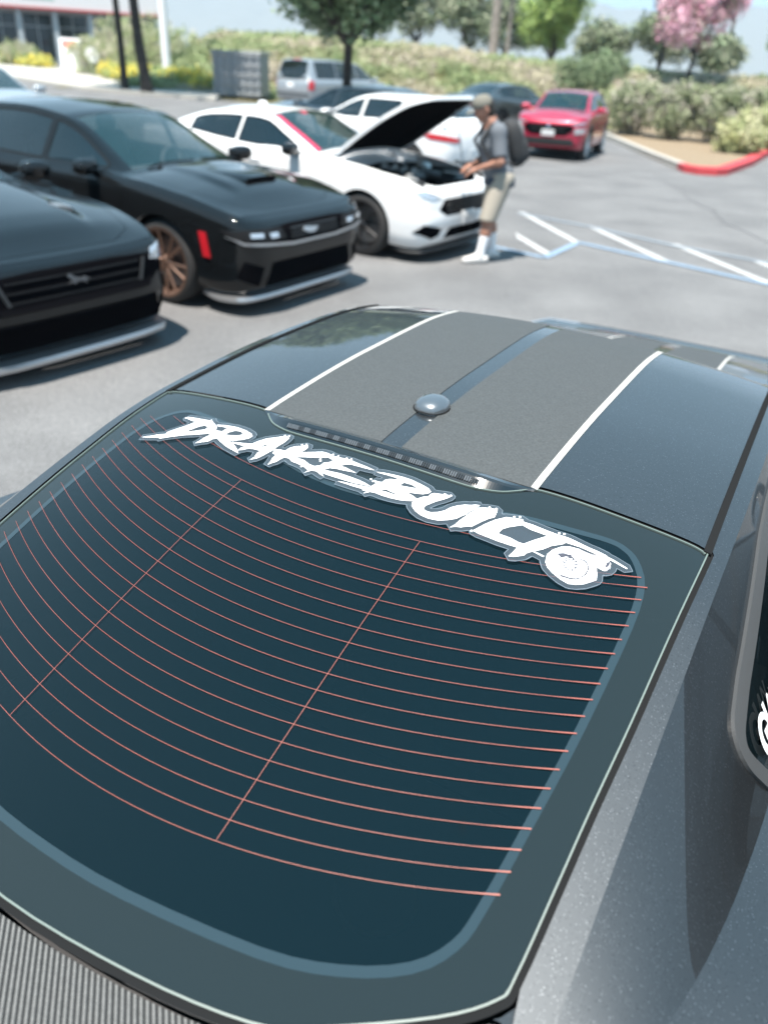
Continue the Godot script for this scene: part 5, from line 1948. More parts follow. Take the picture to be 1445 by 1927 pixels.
func person() -> void:
	# own axes: x to where the person faces, z to the person's right
	var root := thing("person", "person in a cap with a black backpack leaning over the open engine bay", "person", at_ground(.95, -9.6), deg_to_rad(192.0))
	var hip := {}
	var knee := {}
	var ankle := {}
	for s in [1.0, -1.0]:
		hip[s] = Vector3(-.15, .90, .10 * s)
		knee[s] = Vector3(-.02 if s < 0 else -.12, .49, .125 * s)
		ankle[s] = Vector3(.03 if s < 0 else -.19, .09, .13 * s)
	var waist := Vector3(-.13, 1.02, 0)
	var chest := Vector3(-.04, 1.26, 0)
	var neck0 := Vector3(.02, 1.46, 0)
	var head := Vector3(.11, 1.585, 0)
	var sh := {1.0: Vector3(-.02, 1.39, .19), -1.0: Vector3(-.02, 1.39, -.19)}
	var el := {1.0: Vector3(-.03, 1.11, .25), -1.0: Vector3(-.05, 1.10, -.26)}
	var wr := {1.0: Vector3(.15, 1.03, .10), -1.0: Vector3(.15, 1.01, -.11)}
	var body := []
	body.append_array([[waist, .125, chest, .135], [chest, .135, neck0, .075], [neck0, .058, head - Vector3(.02, .06, 0), .055], [hip[1.0], .11, hip[-1.0], .11], [Vector3(-.15, .92, 0), .13, waist, .125]])
	for s in [1.0, -1.0]:
		body.append_array([[chest + Vector3(0, .08, .1 * s), .07, sh[s], .062], [sh[s], .058, el[s], .043], [el[s], .043, wr[s], .027], [hip[s], .10, knee[s], .062], [knee[s], .058, knee[s].lerp(ankle[s], .35) + Vector3(-.015, 0, 0), .056], [knee[s].lerp(ankle[s], .35) + Vector3(-.015, 0, 0), .056, ankle[s], .038], [ankle[s] + Vector3(-.03, -.04, 0), .035, ankle[s] + Vector3(.14, -.055, 0), .03]])
	var skin := MB.new()
	net(skin, body, .018, .016)
	for s in [1.0, -1.0]:
		var hb := []
		hand(hb, wr[s], (Vector3(.8, -.35, -.15 * s)), Vector3(.1, -.95, 0))
		net(skin, hb, .004, .0045)
	# head with a face, looking down at the engine
	var hd := []
	var tilt := Basis(Vector3(0, 0, 1), -.38)
	var P := func(x: float, y: float, z: float) -> Vector3: return head + tilt * Vector3(x, y, z)
	hd.append_array([[P.call(-.02, .03, 0), .088, P.call(.02, .045, 0), .082], [P.call(.035, -.04, 0), .062, P.call(.045, -.075, 0), .042], [P.call(.085, .02, 0), .012, P.call(.108, -.018, 0), .013], [P.call(.08, -.055, .016), .010, P.call(.08, -.055, -.016), .010], [P.call(-.03, -.03, 0), .06, P.call(-.06, -.1, 0), .055]])
	for s in [1.0, -1.0]:
		hd.append_array([[P.call(.07, .035, .032 * s), .014, P.call(.075, .04, .015 * s), .012], [P.call(-.005, .03, .082 * s), .012, P.call(-.012, -.02, .084 * s), .010], [P.call(.055, -.01, .045 * s), .022, P.call(.05, -.03, .04 * s), .02]])
	net(skin, hd, .010, .0075)
	part("body", skin, M.skin, root)
	var eyes := MB.new()
	for s in [1.0, -1.0]:
		add_blob(eyes, P.call(.083, .018, .031 * s), Vector3(.008, .007, .012), tilt)
	part("eyes", eyes, M.hair, root)
	var hair := MB.new()
	net(hair, [[P.call(-.035, .03, 0), .093, P.call(-.05, -.03, 0), .075]], .01, .012)
	part("hair", hair, M.hair, root)
	var cap := MB.new()
	net(cap, [[P.call(-.015, .055, 0), .099, P.call(.02, .065, 0), .093]], .01, .012, func(p: Vector3) -> float: return -((tilt.inverse() * (p - head)).y - .035))
	var brim := PackedVector2Array()
	for i in 13:
		var a := lerpf(-1.15, 1.15, i / 12.0)
		brim.append(Vector2(.06 + .115 * cos(a), .095 * sin(a)))
	add_prism(cap, brim, .008, Transform3D(Basis(tilt * Vector3(1, -.15, 0), tilt * Vector3(0, 0, 1), tilt * Vector3(0, 1, 0)), P.call(.02, .045, 0)))
	part("cap", cap, M.cap, root)
	var shirt := []
	shirt.append_array([[waist + Vector3(-.01, -.12, 0), .155, chest, .158], [chest, .158, neck0 - Vector3(.02, .03, 0), .09], [hip[1.0] + Vector3(0, .06, -.02), .12, hip[-1.0] + Vector3(0, .06, .02), .12]])
	for s in [1.0, -1.0]:
		shirt.append_array([[chest + Vector3(0, .08, .1 * s), .085, sh[s], .08], [sh[s], .08, sh[s].lerp(el[s], .85), .075]])
	var sm := MB.new()
	net(sm, shirt, .018, .015, func(p: Vector3) -> float: return maxf(.88 - p.y, maxf((p - neck0).dot((head - neck0).normalized()) - .02, maxf((p - el[1.0]).dot((el[1.0] - sh[1.0]).normalized()) + .05, (p - el[-1.0]).dot((el[-1.0] - sh[-1.0]).normalized()) + .05) if absf(p.z) > .21 else -1.0)))
	part("shirt", sm, M.shirt, root)
	var hem := MB.new()
	net(hem, [[Vector3(-.15, .86, .06), .158, Vector3(-.15, .95, .06), .152], [Vector3(-.15, .86, -.06), .158, Vector3(-.15, .95, -.06), .152]], .02, .015, func(p: Vector3) -> float: return maxf(.83 - p.y, p.y - .93))
	part("shirt_hem", hem, M.navy, root)
	var shorts := []
	shorts.append_array([[Vector3(-.15, .93, .05), .135, Vector3(-.15, .93, -.05), .135]])
	for s in [1.0, -1.0]:
		shorts.append_array([[hip[s], .125, knee[s] + Vector3(0, .0, .01 * s), .098]])
	var so := MB.new()
	net(so, shorts, .018, .015, func(p: Vector3) -> float: return maxf(.47 - p.y, p.y - 1.0))
	part("shorts", so, M.khaki, root)
	for s in [1.0, -1.0]:
		var sk := MB.new()
		net(sk, [[knee[s].lerp(ankle[s], .42) + Vector3(-.014, 0, 0), .062, ankle[s], .047], [ankle[s], .047, ankle[s] + Vector3(.05, -.04, 0), .042]], .01, .012, func(p: Vector3) -> float: return p.y - .31)
		part("sock", sk, M.sock, root)
		var shoe := MB.new()
		net(shoe, [[ankle[s] + Vector3(-.06, -.045, 0), .047, ankle[s] + Vector3(.05, -.045, 0), .05], [ankle[s] + Vector3(.05, -.045, 0), .05, ankle[s] + Vector3(.17, -.06, .01 * s), .042]], .012, .012, func(p: Vector3) -> float: return maxf(.004 - p.y, p.y - .115))
		part("shoe", shoe, M.shoe, root)
	var up := (neck0 - waist).normalized()
	var out := Vector3(0, 0, 1).cross(up).normalized()
	var pb := Basis(out, up, Vector3(0, 0, 1))
	var pc := chest + out * .215 - up * .06
	var pk := MB.new()
	add_blob(pk, pc, Vector3(.105, .25, .16), pb, 3.2, 28, 18)
	add_blob(pk, pc + out * .075 - up * .09, Vector3(.07, .13, .13), pb, 3.2, 24, 14)
	var pack := part("backpack", pk, M.pack, root)
	var pg := MB.new()
	add_blob(pg, pc + out * .06 + up * .11, Vector3(.065, .10, .13), pb, 3.0, 24, 14)
	part("front_pocket", pg, M.pack_grey, pack)
	for s in [1.0, -1.0]:
		var st := MB.new()
		add_tube(st, [pc + up * .22 + Vector3(0, 0, .09 * s) - out * .08, chest + up * .20 + Vector3(.02, 0, .11 * s), chest - out * .17 + up * .08 + Vector3(0, 0, .12 * s), chest - out * .12 - up * .12 + Vector3(0, 0, .16 * s), pc - up * .2 + Vector3(0, 0, .13 * s) - out * .06], [.018, .02, .02, .016, .012], 8)
		part("strap", st, M.pack, pack)

# ------------------------------------------------------------------ ground, bank, plants
func ground(x: float, z: float) -> float:
	var u := maxf(0.0, -(.85 * x + .53 * (z + 10.26)))          # the lot rises a little behind the parked row
	return (.10 * (1.0 - exp(-.4 * u)) + .35 * smoothstep(11.0, 24.0, u)) * smoothstep(7.0, 1.0, x)

func bank_height(x: float, z: float) -> float:
	var foot := -37.5 - .05 * x
	var h := 2.15 * smoothstep(0.0, 8.5, foot - z) + .02 * maxf(0.0, foot - 9.0 - z) * .0
	return maxf(ground(x, z), 0.0) + h * (1.0 - .12 * smoothstep(4.0, 16.0, x)) * smoothstep(-13.5, -9.0, x - .35 * (foot - z) * .0)

func grid(mb: MB, x0: float, x1: float, z0: float, z1: float, nx: int, nz: int, h: Callable) -> void:
	var first := mb.v.size()
	for j in nz + 1:
		for i in nx + 1:
			var x := lerpf(x0, x1, float(i) / nx)
			var z := lerpf(z0, z1, float(j) / nz)
			var e := .15
			var n := Vector3(h.call(x - e, z) - h.call(x + e, z), 2 * e, h.call(x, z - e) - h.call(x, z + e)).normalized()
			mb.vert(Vector3(x, h.call(x, z), z), n, Vector2(x, z))
	for j in nz:
		for i in nx:
			var f := first + j * (nx + 1) + i
			mb.tri(f, f + 1, f + nx + 2)
			mb.tri(f, f + nx + 2, f + nx + 1)

func leaf_clump(seed_: int, leaves: int, r: float, size: float) -> ArrayMesh:      # bent leaf faces through a small ball
	var q := RandomNumberGenerator.new()
	q.seed = seed_
	var mb := MB.new()
	for i in leaves:
		var d := Vector3(q.randfn(), q.randfn(), q.randfn()).normalized()
		var c := d * r * pow(q.randf(), .5)
		var n := (d + Vector3(q.randfn(), q.randfn() + .8, q.randfn()) * .6).normalized()
		var t := n.cross(Vector3(q.randfn(), q.randfn(), q.randfn())).normalized()
		var b := n.cross(t)
		var l := size * q.randf_range(.7, 1.3)
		var w := l * .45
		var p := [c - t * l, c - t * l * .1 + b * w + n * l * .12, c + t * l, c - t * l * .1 - b * w + n * l * .12]
		var f := mb.v.size()
		for k in p:
			mb.vert(k, n, Vector2.ZERO)
		mb.tri(f, f + 1, f + 2)
		mb.tri(f, f + 2, f + 3)
	var col := PackedColorArray()
	for v in mb.v:
		col.append(Color(1, 1, 1))
	mb.col = col
	return mb.mesh()

var clumps := {}
func clump(kind: String) -> ArrayMesh:
	if not clumps.has(kind):
		match kind:
			"tree": clumps[kind] = leaf_clump(21, 26, .34, .075)
			"small": clumps[kind] = leaf_clump(22, 22, .20, .055)
			"cover": clumps[kind] = leaf_clump(23, 26, .22, .05)
			"bloom": clumps[kind] = leaf_clump(24, 16, .09, .034)
			"far": clumps[kind] = leaf_clump(25, 22, .55, .15)
	return clumps[kind]

func scatter(called: String, kind: String, pts: PackedVector3Array, cols: Array, parent: Node, s0 := .8, s1 := 1.25) -> MeshInstance3D:   # leaf clumps joined into one mesh
	var src := clump(kind).surface_get_arrays(0)
	var v0 := PackedVector3Array()
	var n0 := PackedVector3Array()
	for i in src[Mesh.ARRAY_INDEX]:
		v0.append(src[Mesh.ARRAY_VERTEX][i])
		n0.append(src[Mesh.ARRAY_NORMAL][i])
	var v := PackedVector3Array()
	var n := PackedVector3Array()
	var col := PackedColorArray()
	var one := PackedColorArray()
	one.resize(v0.size())
	for p in pts:
		var b := Basis(Vector3(rng.randfn(), rng.randfn(), rng.randfn()).normalized(), rng.randf() * TAU)
		v.append_array(Transform3D(b.scaled(Vector3.ONE * rng.randf_range(s0, s1)), p) * v0)
		n.append_array(Transform3D(b, Vector3.ZERO) * n0)
		var c: Color = cols[rng.randi() % cols.size()]
		var k := rng.randf_range(.75, 1.25)
		one.fill(Color(c.r * k, c.g * k, c.b * k))
		col.append_array(one)
	var a := []
	a.resize(Mesh.ARRAY_MAX)
	a[Mesh.ARRAY_VERTEX] = v
	a[Mesh.ARRAY_NORMAL] = n
	a[Mesh.ARRAY_COLOR] = col
	var m := ArrayMesh.new()
	m.add_surface_from_arrays(Mesh.PRIMITIVE_TRIANGLES, a)
	var o := MeshInstance3D.new()
	o.mesh = m
	o.material_override = M.leaf
	o.name = numbered(called) if parent == self else called
	parent.add_child(o, true)
	return o

func in_lobes(lobes: Array, n: int) -> PackedVector3Array:      # points through several ellipsoids, denser to the outside, with gaps
	var o := PackedVector3Array()
	var gap := FastNoiseLite.new()
	gap.seed = 4
	gap.frequency = .55
	var tries := 0
	while o.size() < n and tries < n * 8:
		tries += 1
		var l: Array = lobes[rng.randi() % lobes.size()]
		var d := Vector3(rng.randfn(), rng.randfn(), rng.randfn()).normalized() * pow(rng.randf(), .38)
		var p: Vector3 = l[0] + d * l[1]
		if gap.get_noise_3dv(p * 1.6) > -.18:
			o.append(p)
	return o

func tree(called: String, label: String, at: Vector3, trunk_h: float, r0: float, crown_h: float, crown_r: float, n: int, kind: String, cols: Array, bark: Material, seed_: int, group := "") -> Node3D:
	rng.seed = seed_
	var root := thing(called, label, "tree", at, 0.0, group)
	var tr := MB.new()
	var lean := Vector3(rng.randfn() * .06, 0, rng.randfn() * .06)
	var top := Vector3(lean.x * trunk_h, trunk_h, lean.z * trunk_h)
	add_tube(tr, [Vector3(0, -.05, 0), top * .12, top * .5 + Vector3(rng.randfn() * .03, 0, 0), top], [r0 * 1.35, r0, r0 * .86, r0 * .72], 14)
	var lobes := []
	var limbs := 6
	for i in limbs:
		var a := TAU * i / limbs + rng.randf_range(-.4, .4)
		var out := crown_r * rng.randf_range(.35, .68)
		var h := trunk_h + crown_h * rng.randf_range(.25, .8)
		var e := Vector3(cos(a) * out, h, sin(a) * out)
		var m := top.lerp(e, .5) + Vector3(0, -.1 * crown_h, 0)
		add_tube(tr, [top - Vector3(0, .1, 0), m, e], [r0 * .55, r0 * .34, r0 * .12], 8)
		lobes.append([e, Vector3(crown_r * .5, crown_h * .32, crown_r * .5) * rng.randf_range(.8, 1.2)])
	lobes.append([top + Vector3(0, crown_h * .5, 0), Vector3(crown_r * .62, crown_h * .45, crown_r * .62)])
	lobes.append([top + Vector3(0, crown_h * .82, 0), Vector3(crown_r * .42, crown_h * .25, crown_r * .42)])
	part("trunk", tr, bark, root)
	scatter("crown", kind, in_lobes(lobes, n), cols, root)
	root.set_meta("lobes", lobes)
	return root

func palm(label: String, at: Vector3, h: float, r: float, seed_: int) -> void:
	rng.seed = seed_
	var root := thing("palm_tree", label, "palm tree", at, 0.0, "palms beyond the bank")
	var tr := MB.new()
	add_tube(tr, [Vector3(0, -.05, 0), Vector3(.02, h * .5, 0), Vector3(.05, h, .02)], [r * 1.2, r, r * .85], 12)
	part("trunk", tr, M.pale_bark, root)
	var fr := MB.new()
	for i in 34:
		var a := rng.randf() * TAU
		var up := rng.randf_range(-.7, 1.0)
		var d := Vector3(cos(a), 0, sin(a))
		var l := h * .05 + rng.randf_range(.9, 1.4)
		var prev := Vector3(.05, h, .02)
		var side := d.cross(Vector3.UP).normalized()
		var dirv := (d + Vector3(0, up, 0)).normalized()
		for k in 6:
			var nx := prev + dirv * l / 6.0
			dirv = (dirv + Vector3(0, -.22, 0)).normalized()
			var w := .20 * (1.0 - absf(k - 2.0) / 5.0)
			for s in [1.0, -1.0]:
				var nn := Vector3(0, 1, 0)
				var f := fr.v.size()
				fr.vert(prev, nn)
				fr.vert(nx, nn)
				fr.vert(prev.lerp(nx, .8) + side * s * w + Vector3(0, -.10, 0), nn)
				fr.tri(f, f + 1, f + 2)
			prev = nx
	part("crown", fr, M.palm_leaf, root)

func flat_poly(mb: MB, p: Array, y: float) -> void:          # a sheet on the ground
	var poly := ccw(pv(p))
	poly = denser(poly, 1.0)
	var t := Geometry2D.triangulate_polygon(poly)
	var f := mb.v.size()
	for q in poly:
		mb.vert(Vector3(q.x, ground(q.x, q.y) + y, q.y), Vector3.UP, q)
	for k in t.size() / 3:
		mb.tri(f + t[k * 3], f + t[k * 3 + 1], f + t[k * 3 + 2])

func slab(mb: MB, p: Array, h: float, base := 0.0) -> void:          # a raised slab on the ground with real edges
	var poly := denser(ccw(pv(p)), 1.5)
	var t := Geometry2D.triangulate_polygon(poly)
	var f := mb.v.size()
	for q in poly:
		mb.vert(Vector3(q.x, ground(q.x, q.y) + h, q.y), Vector3.UP, q)
	for k in t.size() / 3:
		mb.tri(f + t[k * 3], f + t[k * 3 + 1], f + t[k * 3 + 2])
	for i in poly.size():
		var a := poly[i]
		var b := poly[(i + 1) % poly.size()]
		var o := Vector3(b.y - a.y, 0, a.x - b.x)
		mb.flat([Vector3(a.x, base - .1, a.y), Vector3(b.x, base - .1, b.y), Vector3(b.x, ground(b.x, b.y) + h, b.y), Vector3(a.x, ground(a.x, a.y) + h, a.y)], o)

func line_on_ground(called: String, x0: float, z0: float, x1: float, z1: float, w: float, m: Material, y: float) -> void:
	var d := (Vector2(x1, z1) - Vector2(x0, z0)).normalized().orthogonal() * w / 2
	var mb := MB.new()
	flat_poly(mb, [x0 + d.x, z0 + d.y, x1 + d.x, z1 + d.y, x1 - d.x, z1 - d.y, x0 - d.x, z0 - d.y], y)
	struct(called, mb, m)

func setting() -> void:
	var g := MB.new()
	grid(g, -60, 40, -48, 16, 50, 64, func(x: float, z: float) -> float: return ground(x, z))
	struct("asphalt_ground", g, M.asphalt)
	var far := MB.new()
	for q in [[-3000, -3000, 3000, -95], [-3000, -95, -60, 400], [40, -95, 3000, 400], [-60, 16, 40, 400]]:
		var first := far.v.size()
		for k in [[0, 1], [2, 1], [2, 3], [0, 3]]:
			far.vert(Vector3(q[k[0]], -.03, q[k[1]]), Vector3.UP, Vector2(q[k[0]], q[k[1]]))
		far.tri(first, first + 1, first + 2)
		far.tri(first, first + 2, first + 3)
	struct("far_ground", far, M.earth)
	var rear := MB.new()
	grid(rear, -60, 40, -96, -48, 40, 20, func(x: float, z: float) -> float: return ground(x, z) - .02)
	struct("street_ground", rear, M.asphalt)
	# painted lines
	for l in [[1.42, -12.15, 1.86, -10.19], [1.92, -13.35, 2.38, -11.05], [2.84, -12.3, 3.32, -10.09], [3.76, -11.3, 4.22, -9.22], [4.55, -10.4, 5.05, -8.3]]:
		line_on_ground("white_line", l[0], l[1], l[2], l[3], .11, M.white_line, .006)
	for l in [[1.2, -10.45, 1.78, -9.93], [1.78, -9.93, 2.40, -11.03], [2.40, -11.03, 3.31, -10.06], [3.31, -10.06, 4.22, -9.10], [4.22, -9.10, 5.2, -8.05]]:
		line_on_ground("blue_line", l[0], l[1], l[2], l[3], .10, M.blue_line, .0115)
	for l in [[1.86, -13.2, 2.86, -12.26], [2.86, -12.26, 3.74, -11.14], [3.74, -11.14, 4.72, -10.3]]:
		line_on_ground("faded_blue_line", l[0], l[1], l[2], l[3], .08, M.blue_faded, .0115)
	# cracks
	rng.seed = 77
	for c in [[5.9, -20.2, 5.25, -13.9, 5.1, -9.0], [3.0, -19.0, 7.6, -16.4, 12.0, -14.0]]:
		var pts := PackedVector2Array()
		for k in 2:
			for i in 14:
				pts.append(Vector2(c[k * 2], c[k * 2 + 1]).lerp(Vector2(c[k * 2 + 2], c[k * 2 + 3]), i / 14.0) + Vector2(rng.randfn(), rng.randfn()) * .05)
		var mb := MB.new()
		var rb := ribbon(pts, .022)
		var half_n := pts.size()
		for i in half_n - 1:
			var q := [rb[i], rb[i + 1], rb[rb.size() - 2 - i], rb[rb.size() - 1 - i]]
			var v := []
			for w in q:
				v.append(Vector3(w.x, ground(w.x, w.y) + .004, w.y))
			mb.flat(v, Vector3.UP)
		struct("pavement_crack", mb, M.crack)
	# pavement by the shops
	var pave := MB.new()
	slab(pave, [-7.3, -33.9, -12.5, -34.2, -24, -48, -34, -60, -30, -66, -19.5, -55, -10.5, -43, -7.9, -39.5], .13)
	struct("pavement", pave, M.concrete)
	# island with red kerb at the right
	var isl := MB.new()
	slab(isl, [7.1, -31.5, 6.9, -24.2, 6.95, -21.0, 7.7, -20.75, 9.3, -23.45, 12.1, -28.9, 16, -36, 10, -37], .12)
	struct("planting_island", isl, M.earth)
	var kerb := MB.new()
	slab(kerb, [6.78, -21.4, 6.74, -20.75, 6.95, -20.4, 7.4, -20.35, 7.75, -20.6, 9.35, -23.25, 12.2, -28.7, 16.4, -36.4, 16.0, -36.4, 11.95, -28.9, 9.1, -23.45, 7.6, -20.95, 7.2, -20.85, 7.0, -21.0, 6.98, -21.4], .15)
	struct("red_kerb", kerb, M.red_kerb)
	var k2 := MB.new()
	slab(k2, [6.8, -24.3, 6.78, -21.4, 6.98, -21.4, 7.0, -24.3, 7.2, -31.5, 7.0, -31.5], .15)
	struct("grey_kerb", k2, M.concrete)
	# bank with ground cover
	var bk := MB.new()
	grid(bk, -14, 60, -82, -35, 74, 60, func(x: float, z: float) -> float: return bank_height(x, z) + .012)
	struct("bank", bk, M.bank)
	rng.seed = 31
	var patch := FastNoiseLite.new()
	patch.seed = 8
	patch.frequency = .16
	var pts := [PackedVector3Array(), PackedVector3Array(), PackedVector3Array()]
	for i in 12500:
		var x := rng.randf_range(-12, 26)
		var z := rng.randf_range(-48, -37)
		var k := patch.get_noise_2d(x, z * 1.8) + rng.randfn() * .10
		var mound := .34 * maxf(0.0, patch.get_noise_2d(x * 1.7 + 40.0, z * 1.7))
		var zone := 0 if k > .10 + .012 * x else 1 if k > -.16 + .012 * x else 2
		pts[zone].append(Vector3(x, bank_height(x, z) + rng.randf_range(.0, .15) + (mound if zone == 0 else mound * .4), z))
	var tones := [[lin(.038, .068, .014), lin(.055, .085, .02), lin(.03, .05, .012), lin(.075, .10, .028)], [lin(.075, .09, .026), lin(.09, .10, .034), lin(.06, .075, .02), lin(.11, .11, .045)], [lin(.15, .125, .062), lin(.17, .135, .08), lin(.12, .11, .045), lin(.19, .14, .095)]]
	var says := ["deep green patches of ground cover on the bank", "yellow green ground cover over most of the bank", "dry straw patches among the ground cover on the bank"]
	for k in 3:
		tag(scatter("ground_cover", "cover", pts[k], tones[k], self, .7, 1.6), says[k], "ground cover", "", "stuff")
	# crest path
	var cp := MB.new()
	grid(cp, -12, 40, -52.5, -50.5, 26, 1, func(x: float, z: float) -> float: return bank_height(x, z) + .02)
	struct("crest_path", cp, M.concrete)
	# mountains
	var mt := MB.new()
	var ns := FastNoiseLite.new()
	ns.seed = 9
	ns.frequency = .0016
	ns.fractal_octaves = 5
	var ridge := func(x: float, z: float) -> float:
		var k := sin(clampf((-z - 1500.0) / 900.0, 0.0, 1.0) * PI)
		return -5.0 + k * (135.0 + 80.0 * ns.get_noise_2d(x, z * .4) + 14.0 * sin(x * .004))
	grid(mt, -2600, 2600, -2400, -1500, 160, 24, ridge)
	struct("mountains", mt, M.mountain)

func shrub(called: String, label: String, lobes: Array, n: int, kind: String, cols: Array, seed_: int, group := "", stems := true) -> Node3D:
	rng.seed = seed_
	var c: Vector3 = lobes[0][0]
	var root := thing(called, label, "shrub" if called != "hedge" else "hedge", Vector3(c.x, ground(c.x, c.z), c.z), 0.0, group)
	var rel := []
	for l in lobes:
		rel.append([l[0] - root.position, l[1]])
	scatter("foliage", kind, in_lobes(rel, n), cols, root)
	if stems:
		var st := MB.new()
		for l in rel:
			for k in 4:
				var p: Vector3 = l[0]
				var f := Vector3(p.x + rng.randfn() * .2, 0.0, p.z + rng.randfn() * .2)
				add_tube(st, [f + Vector3(0, minf(0.0, p.y - 1.0), 0), p + Vector3(rng.randfn(), 0, rng.randfn()) * l[1] * .5], [.03, .012], 6)
		part("stems", st, M.bark, root)
	return root

func planting() -> void:
	var oleander := [lin(0.03366, 0.0459, 0.0153), lin(0.05202, 0.0612, 0.0257), lin(0.02448, 0.0355, 0.01102), lin(0.1163, 0.0949, 0.07344), lin(0.07344, 0.07344, 0.04162), lin(0.04284, 0.05508, 0.01836)]
	# the big hedge right of the red car, one bush after another
	var hx := [[7.9, -31.2, 1.25, "olive bush next to the red crossover's tail"], [9.0, -29.9, 1.35, "rounded olive bush with pale flower heads, second from the red crossover"], [10.3, -29.4, 1.35, "broad olive bush in the middle of the hedge over a dark base"], [11.8, -29.9, 1.4, "olive bush at the right end of the hedge behind the leaning grasses"], [13.4, -31.0, 1.45, "olive bush cut by the right edge of the picture"]]
	for i in hx.size():
		var h: Array = hx[i]
		shrub("oleander_bush", h[3], [[Vector3(h[0], .95, h[1]), Vector3(.95, .75, .85)], [Vector3(h[0] + .3, 1.25, h[1] - .4), Vector3(.8, .6, .8)]], 420, "small", oleander, 100 + i, "hedge of olive bushes")
	shrub("dark_shrub", "dark green shrub on the bank above the red crossover", [[Vector3(7.3, 1.9, -37.6), Vector3(1.3, .75, .9)], [Vector3(8.4, 2.2, -38.4), Vector3(1.0, .6, .8)]], 420, "small", [lin(0.02125, 0.0391, 0.01275), lin(0.03145, 0.0527, 0.01615), lin(0.01615, 0.0289, 0.0102)], 120)
	shrub("grass_clump", "yellow green grassy shrub behind the red kerb", [[Vector3(9.8, .5, -25.9), Vector3(.8, .5, .8)], [Vector3(11.0, .7, -27.4), Vector3(.9, .65, .8)], [Vector3(12.3, .75, -29.2), Vector3(.8, .65, .8)]], 520, "small", [lin(0.1054, 0.1156, 0.02635), lin(0.07905, 0.1003, 0.0238), lin(0.1368, 0.1318, 0.0476)], 121)
	# bright flower strips by the pavement
	var yel := [lin(0.527, 0.357, 0.0085), lin(0.4675, 0.306, 0.0085), lin(0.561, 0.391, 0.017), lin(0.068, 0.1275, 0.017), lin(0.0425, 0.085, 0.01275)]
	var strips := [[-27.5, -62, -23.5, -58, "yellow flower bed left of the white sign board"], [-14.6, -44.5, -11.6, -41.0, "yellow flower bed just left of the white pole"], [-10.6, -40.2, -8.6, -37.9, "yellow flower bed between the white pole and the metal crate"], [-33.5, -60, -29.5, -60.5, "yellow flower bed at the left edge"]]
	for i in strips.size():
		var s: Array = strips[i]
		var lobes := []
		for k in 5:
			lobes.append([Vector3(lerpf(s[0], s[2], k / 4.0), .85, lerpf(s[1], s[3], k / 4.0)), Vector3(.7, .45, .6)])
		shrub("flower_bed", s[4], lobes, 420, "small", yel, 140 + i, "flower beds beside the pavement")
	# green shrubs between shops and bank
	var gs := [[-17.5, -50.5, 2.2, 1.5, "loose green shrub in front of the shop windows"], [-26.5, -61, 1.7, 1.2, "spiky pale shrub at the left of the shops"], [-12.6, -44.3, 3.2, 1.9, "tall yellow green bush left of the white pole"], [-9.0, -43.5, 2.3, 2.0, "wide green bush behind the metal crate"], [-15.2, -47.5, 3.3, 1.8, "tall yellow green bush beside the twin tree trunks"]]
	for i in gs.size():
		var s: Array = gs[i]
		shrub("green_bush", s[4], [[Vector3(s[0], .4 + s[2] * .45, s[1]), Vector3(s[3], s[2] * .5, s[3])], [Vector3(s[0] + s[3] * .7, .4 + s[2] * .4, s[1]), Vector3(s[3] * .8, s[2] * .42, s[3])]], 520, "cover", [lin(0.08925, 0.1215, 0.02635), lin(0.1419, 0.153, 0.0629), lin(0.1895, 0.1581, 0.0952), lin(0.0578, 0.08925, 0.02125)], 150 + i, "bushes by the shops")
	# trees
	var dark := [lin(0.0187, 0.0391, 0.0102), lin(0.02635, 0.0527, 0.01615), lin(0.01275, 0.0289, 0.0085), lin(0.03655, 0.0629, 0.02125)]
	var mid := [lin(0.03145, 0.0578, 0.01615), lin(0.0476, 0.07395, 0.02125), lin(0.0238, 0.04505, 0.01275)]
	tree("car_park_tree", "slim dark trunk in the middle of the car park under a dense dark crown", at_ground(-1.2, -19.4), 2.25, .12, 2.8, 2.5, 1900, "tree", dark, M.bark, 11, "car park trees")
	tree("car_park_tree", "thinner dark trunk, left one of the pair by the pavement", at_ground(-11.23, -35.53), 3.5, .15, 4.0, 2.6, 800, "tree", mid, M.bark, 12, "car park trees")
	tree("car_park_tree", "thicker mottled trunk, right one of the pair by the pavement", at_ground(-10.08, -34.58), 3.6, .22, 4.2, 2.7, 800, "tree", mid, M.bark, 13, "car park trees")
	tree("car_park_tree", "spreading car park tree left of the picture, mirrored along the rear window's left edge", at_ground(-15.5, -16.5), 2.2, .16, 3.6, 3.0, 900, "tree", mid, M.bark, 18, "car park trees")
	tree("car_park_tree", "smaller car park tree farther left, mirrored low on the rear window's left edge", at_ground(-19.5, -12.0), 2.0, .14, 3.2, 2.6, 800, "tree", mid, M.bark, 19, "car park trees")
	var y := 2.3
	tree("bright_tree", "bright lime green tree standing on the crest of the bank", Vector3(7.9, y - .2, -50.5), .45, .14, 4.4, 1.7, 1300, "tree", [lin(0.1105, 0.204, 0.0187), lin(0.1445, 0.2465, 0.0255), lin(0.06375, 0.1275, 0.01275), lin(0.02975, 0.068, 0.0085)], M.bark, 14)
	var pink := tree("pink_blossom_tree", "tree covered in pink blossom on the crest at the right", Vector3(13.7, y - .45, -44.5), 1.15, .10, 4.2, 2.5, 260, "tree", [lin(0.03655, 0.0578, 0.0187), lin(0.0527, 0.06885, 0.02635)], M.bark, 15)
	rng.seed = 15
	scatter("blossom", "tree", in_lobes(pink.get_meta("lobes"), 1300), [lin(0.476, 0.1445, 0.238), lin(0.544, 0.2125, 0.306), lin(0.391, 0.102, 0.187), lin(0.51, 0.255, 0.323)], pink, .7, 1.1)
	pink.remove_meta("lobes")
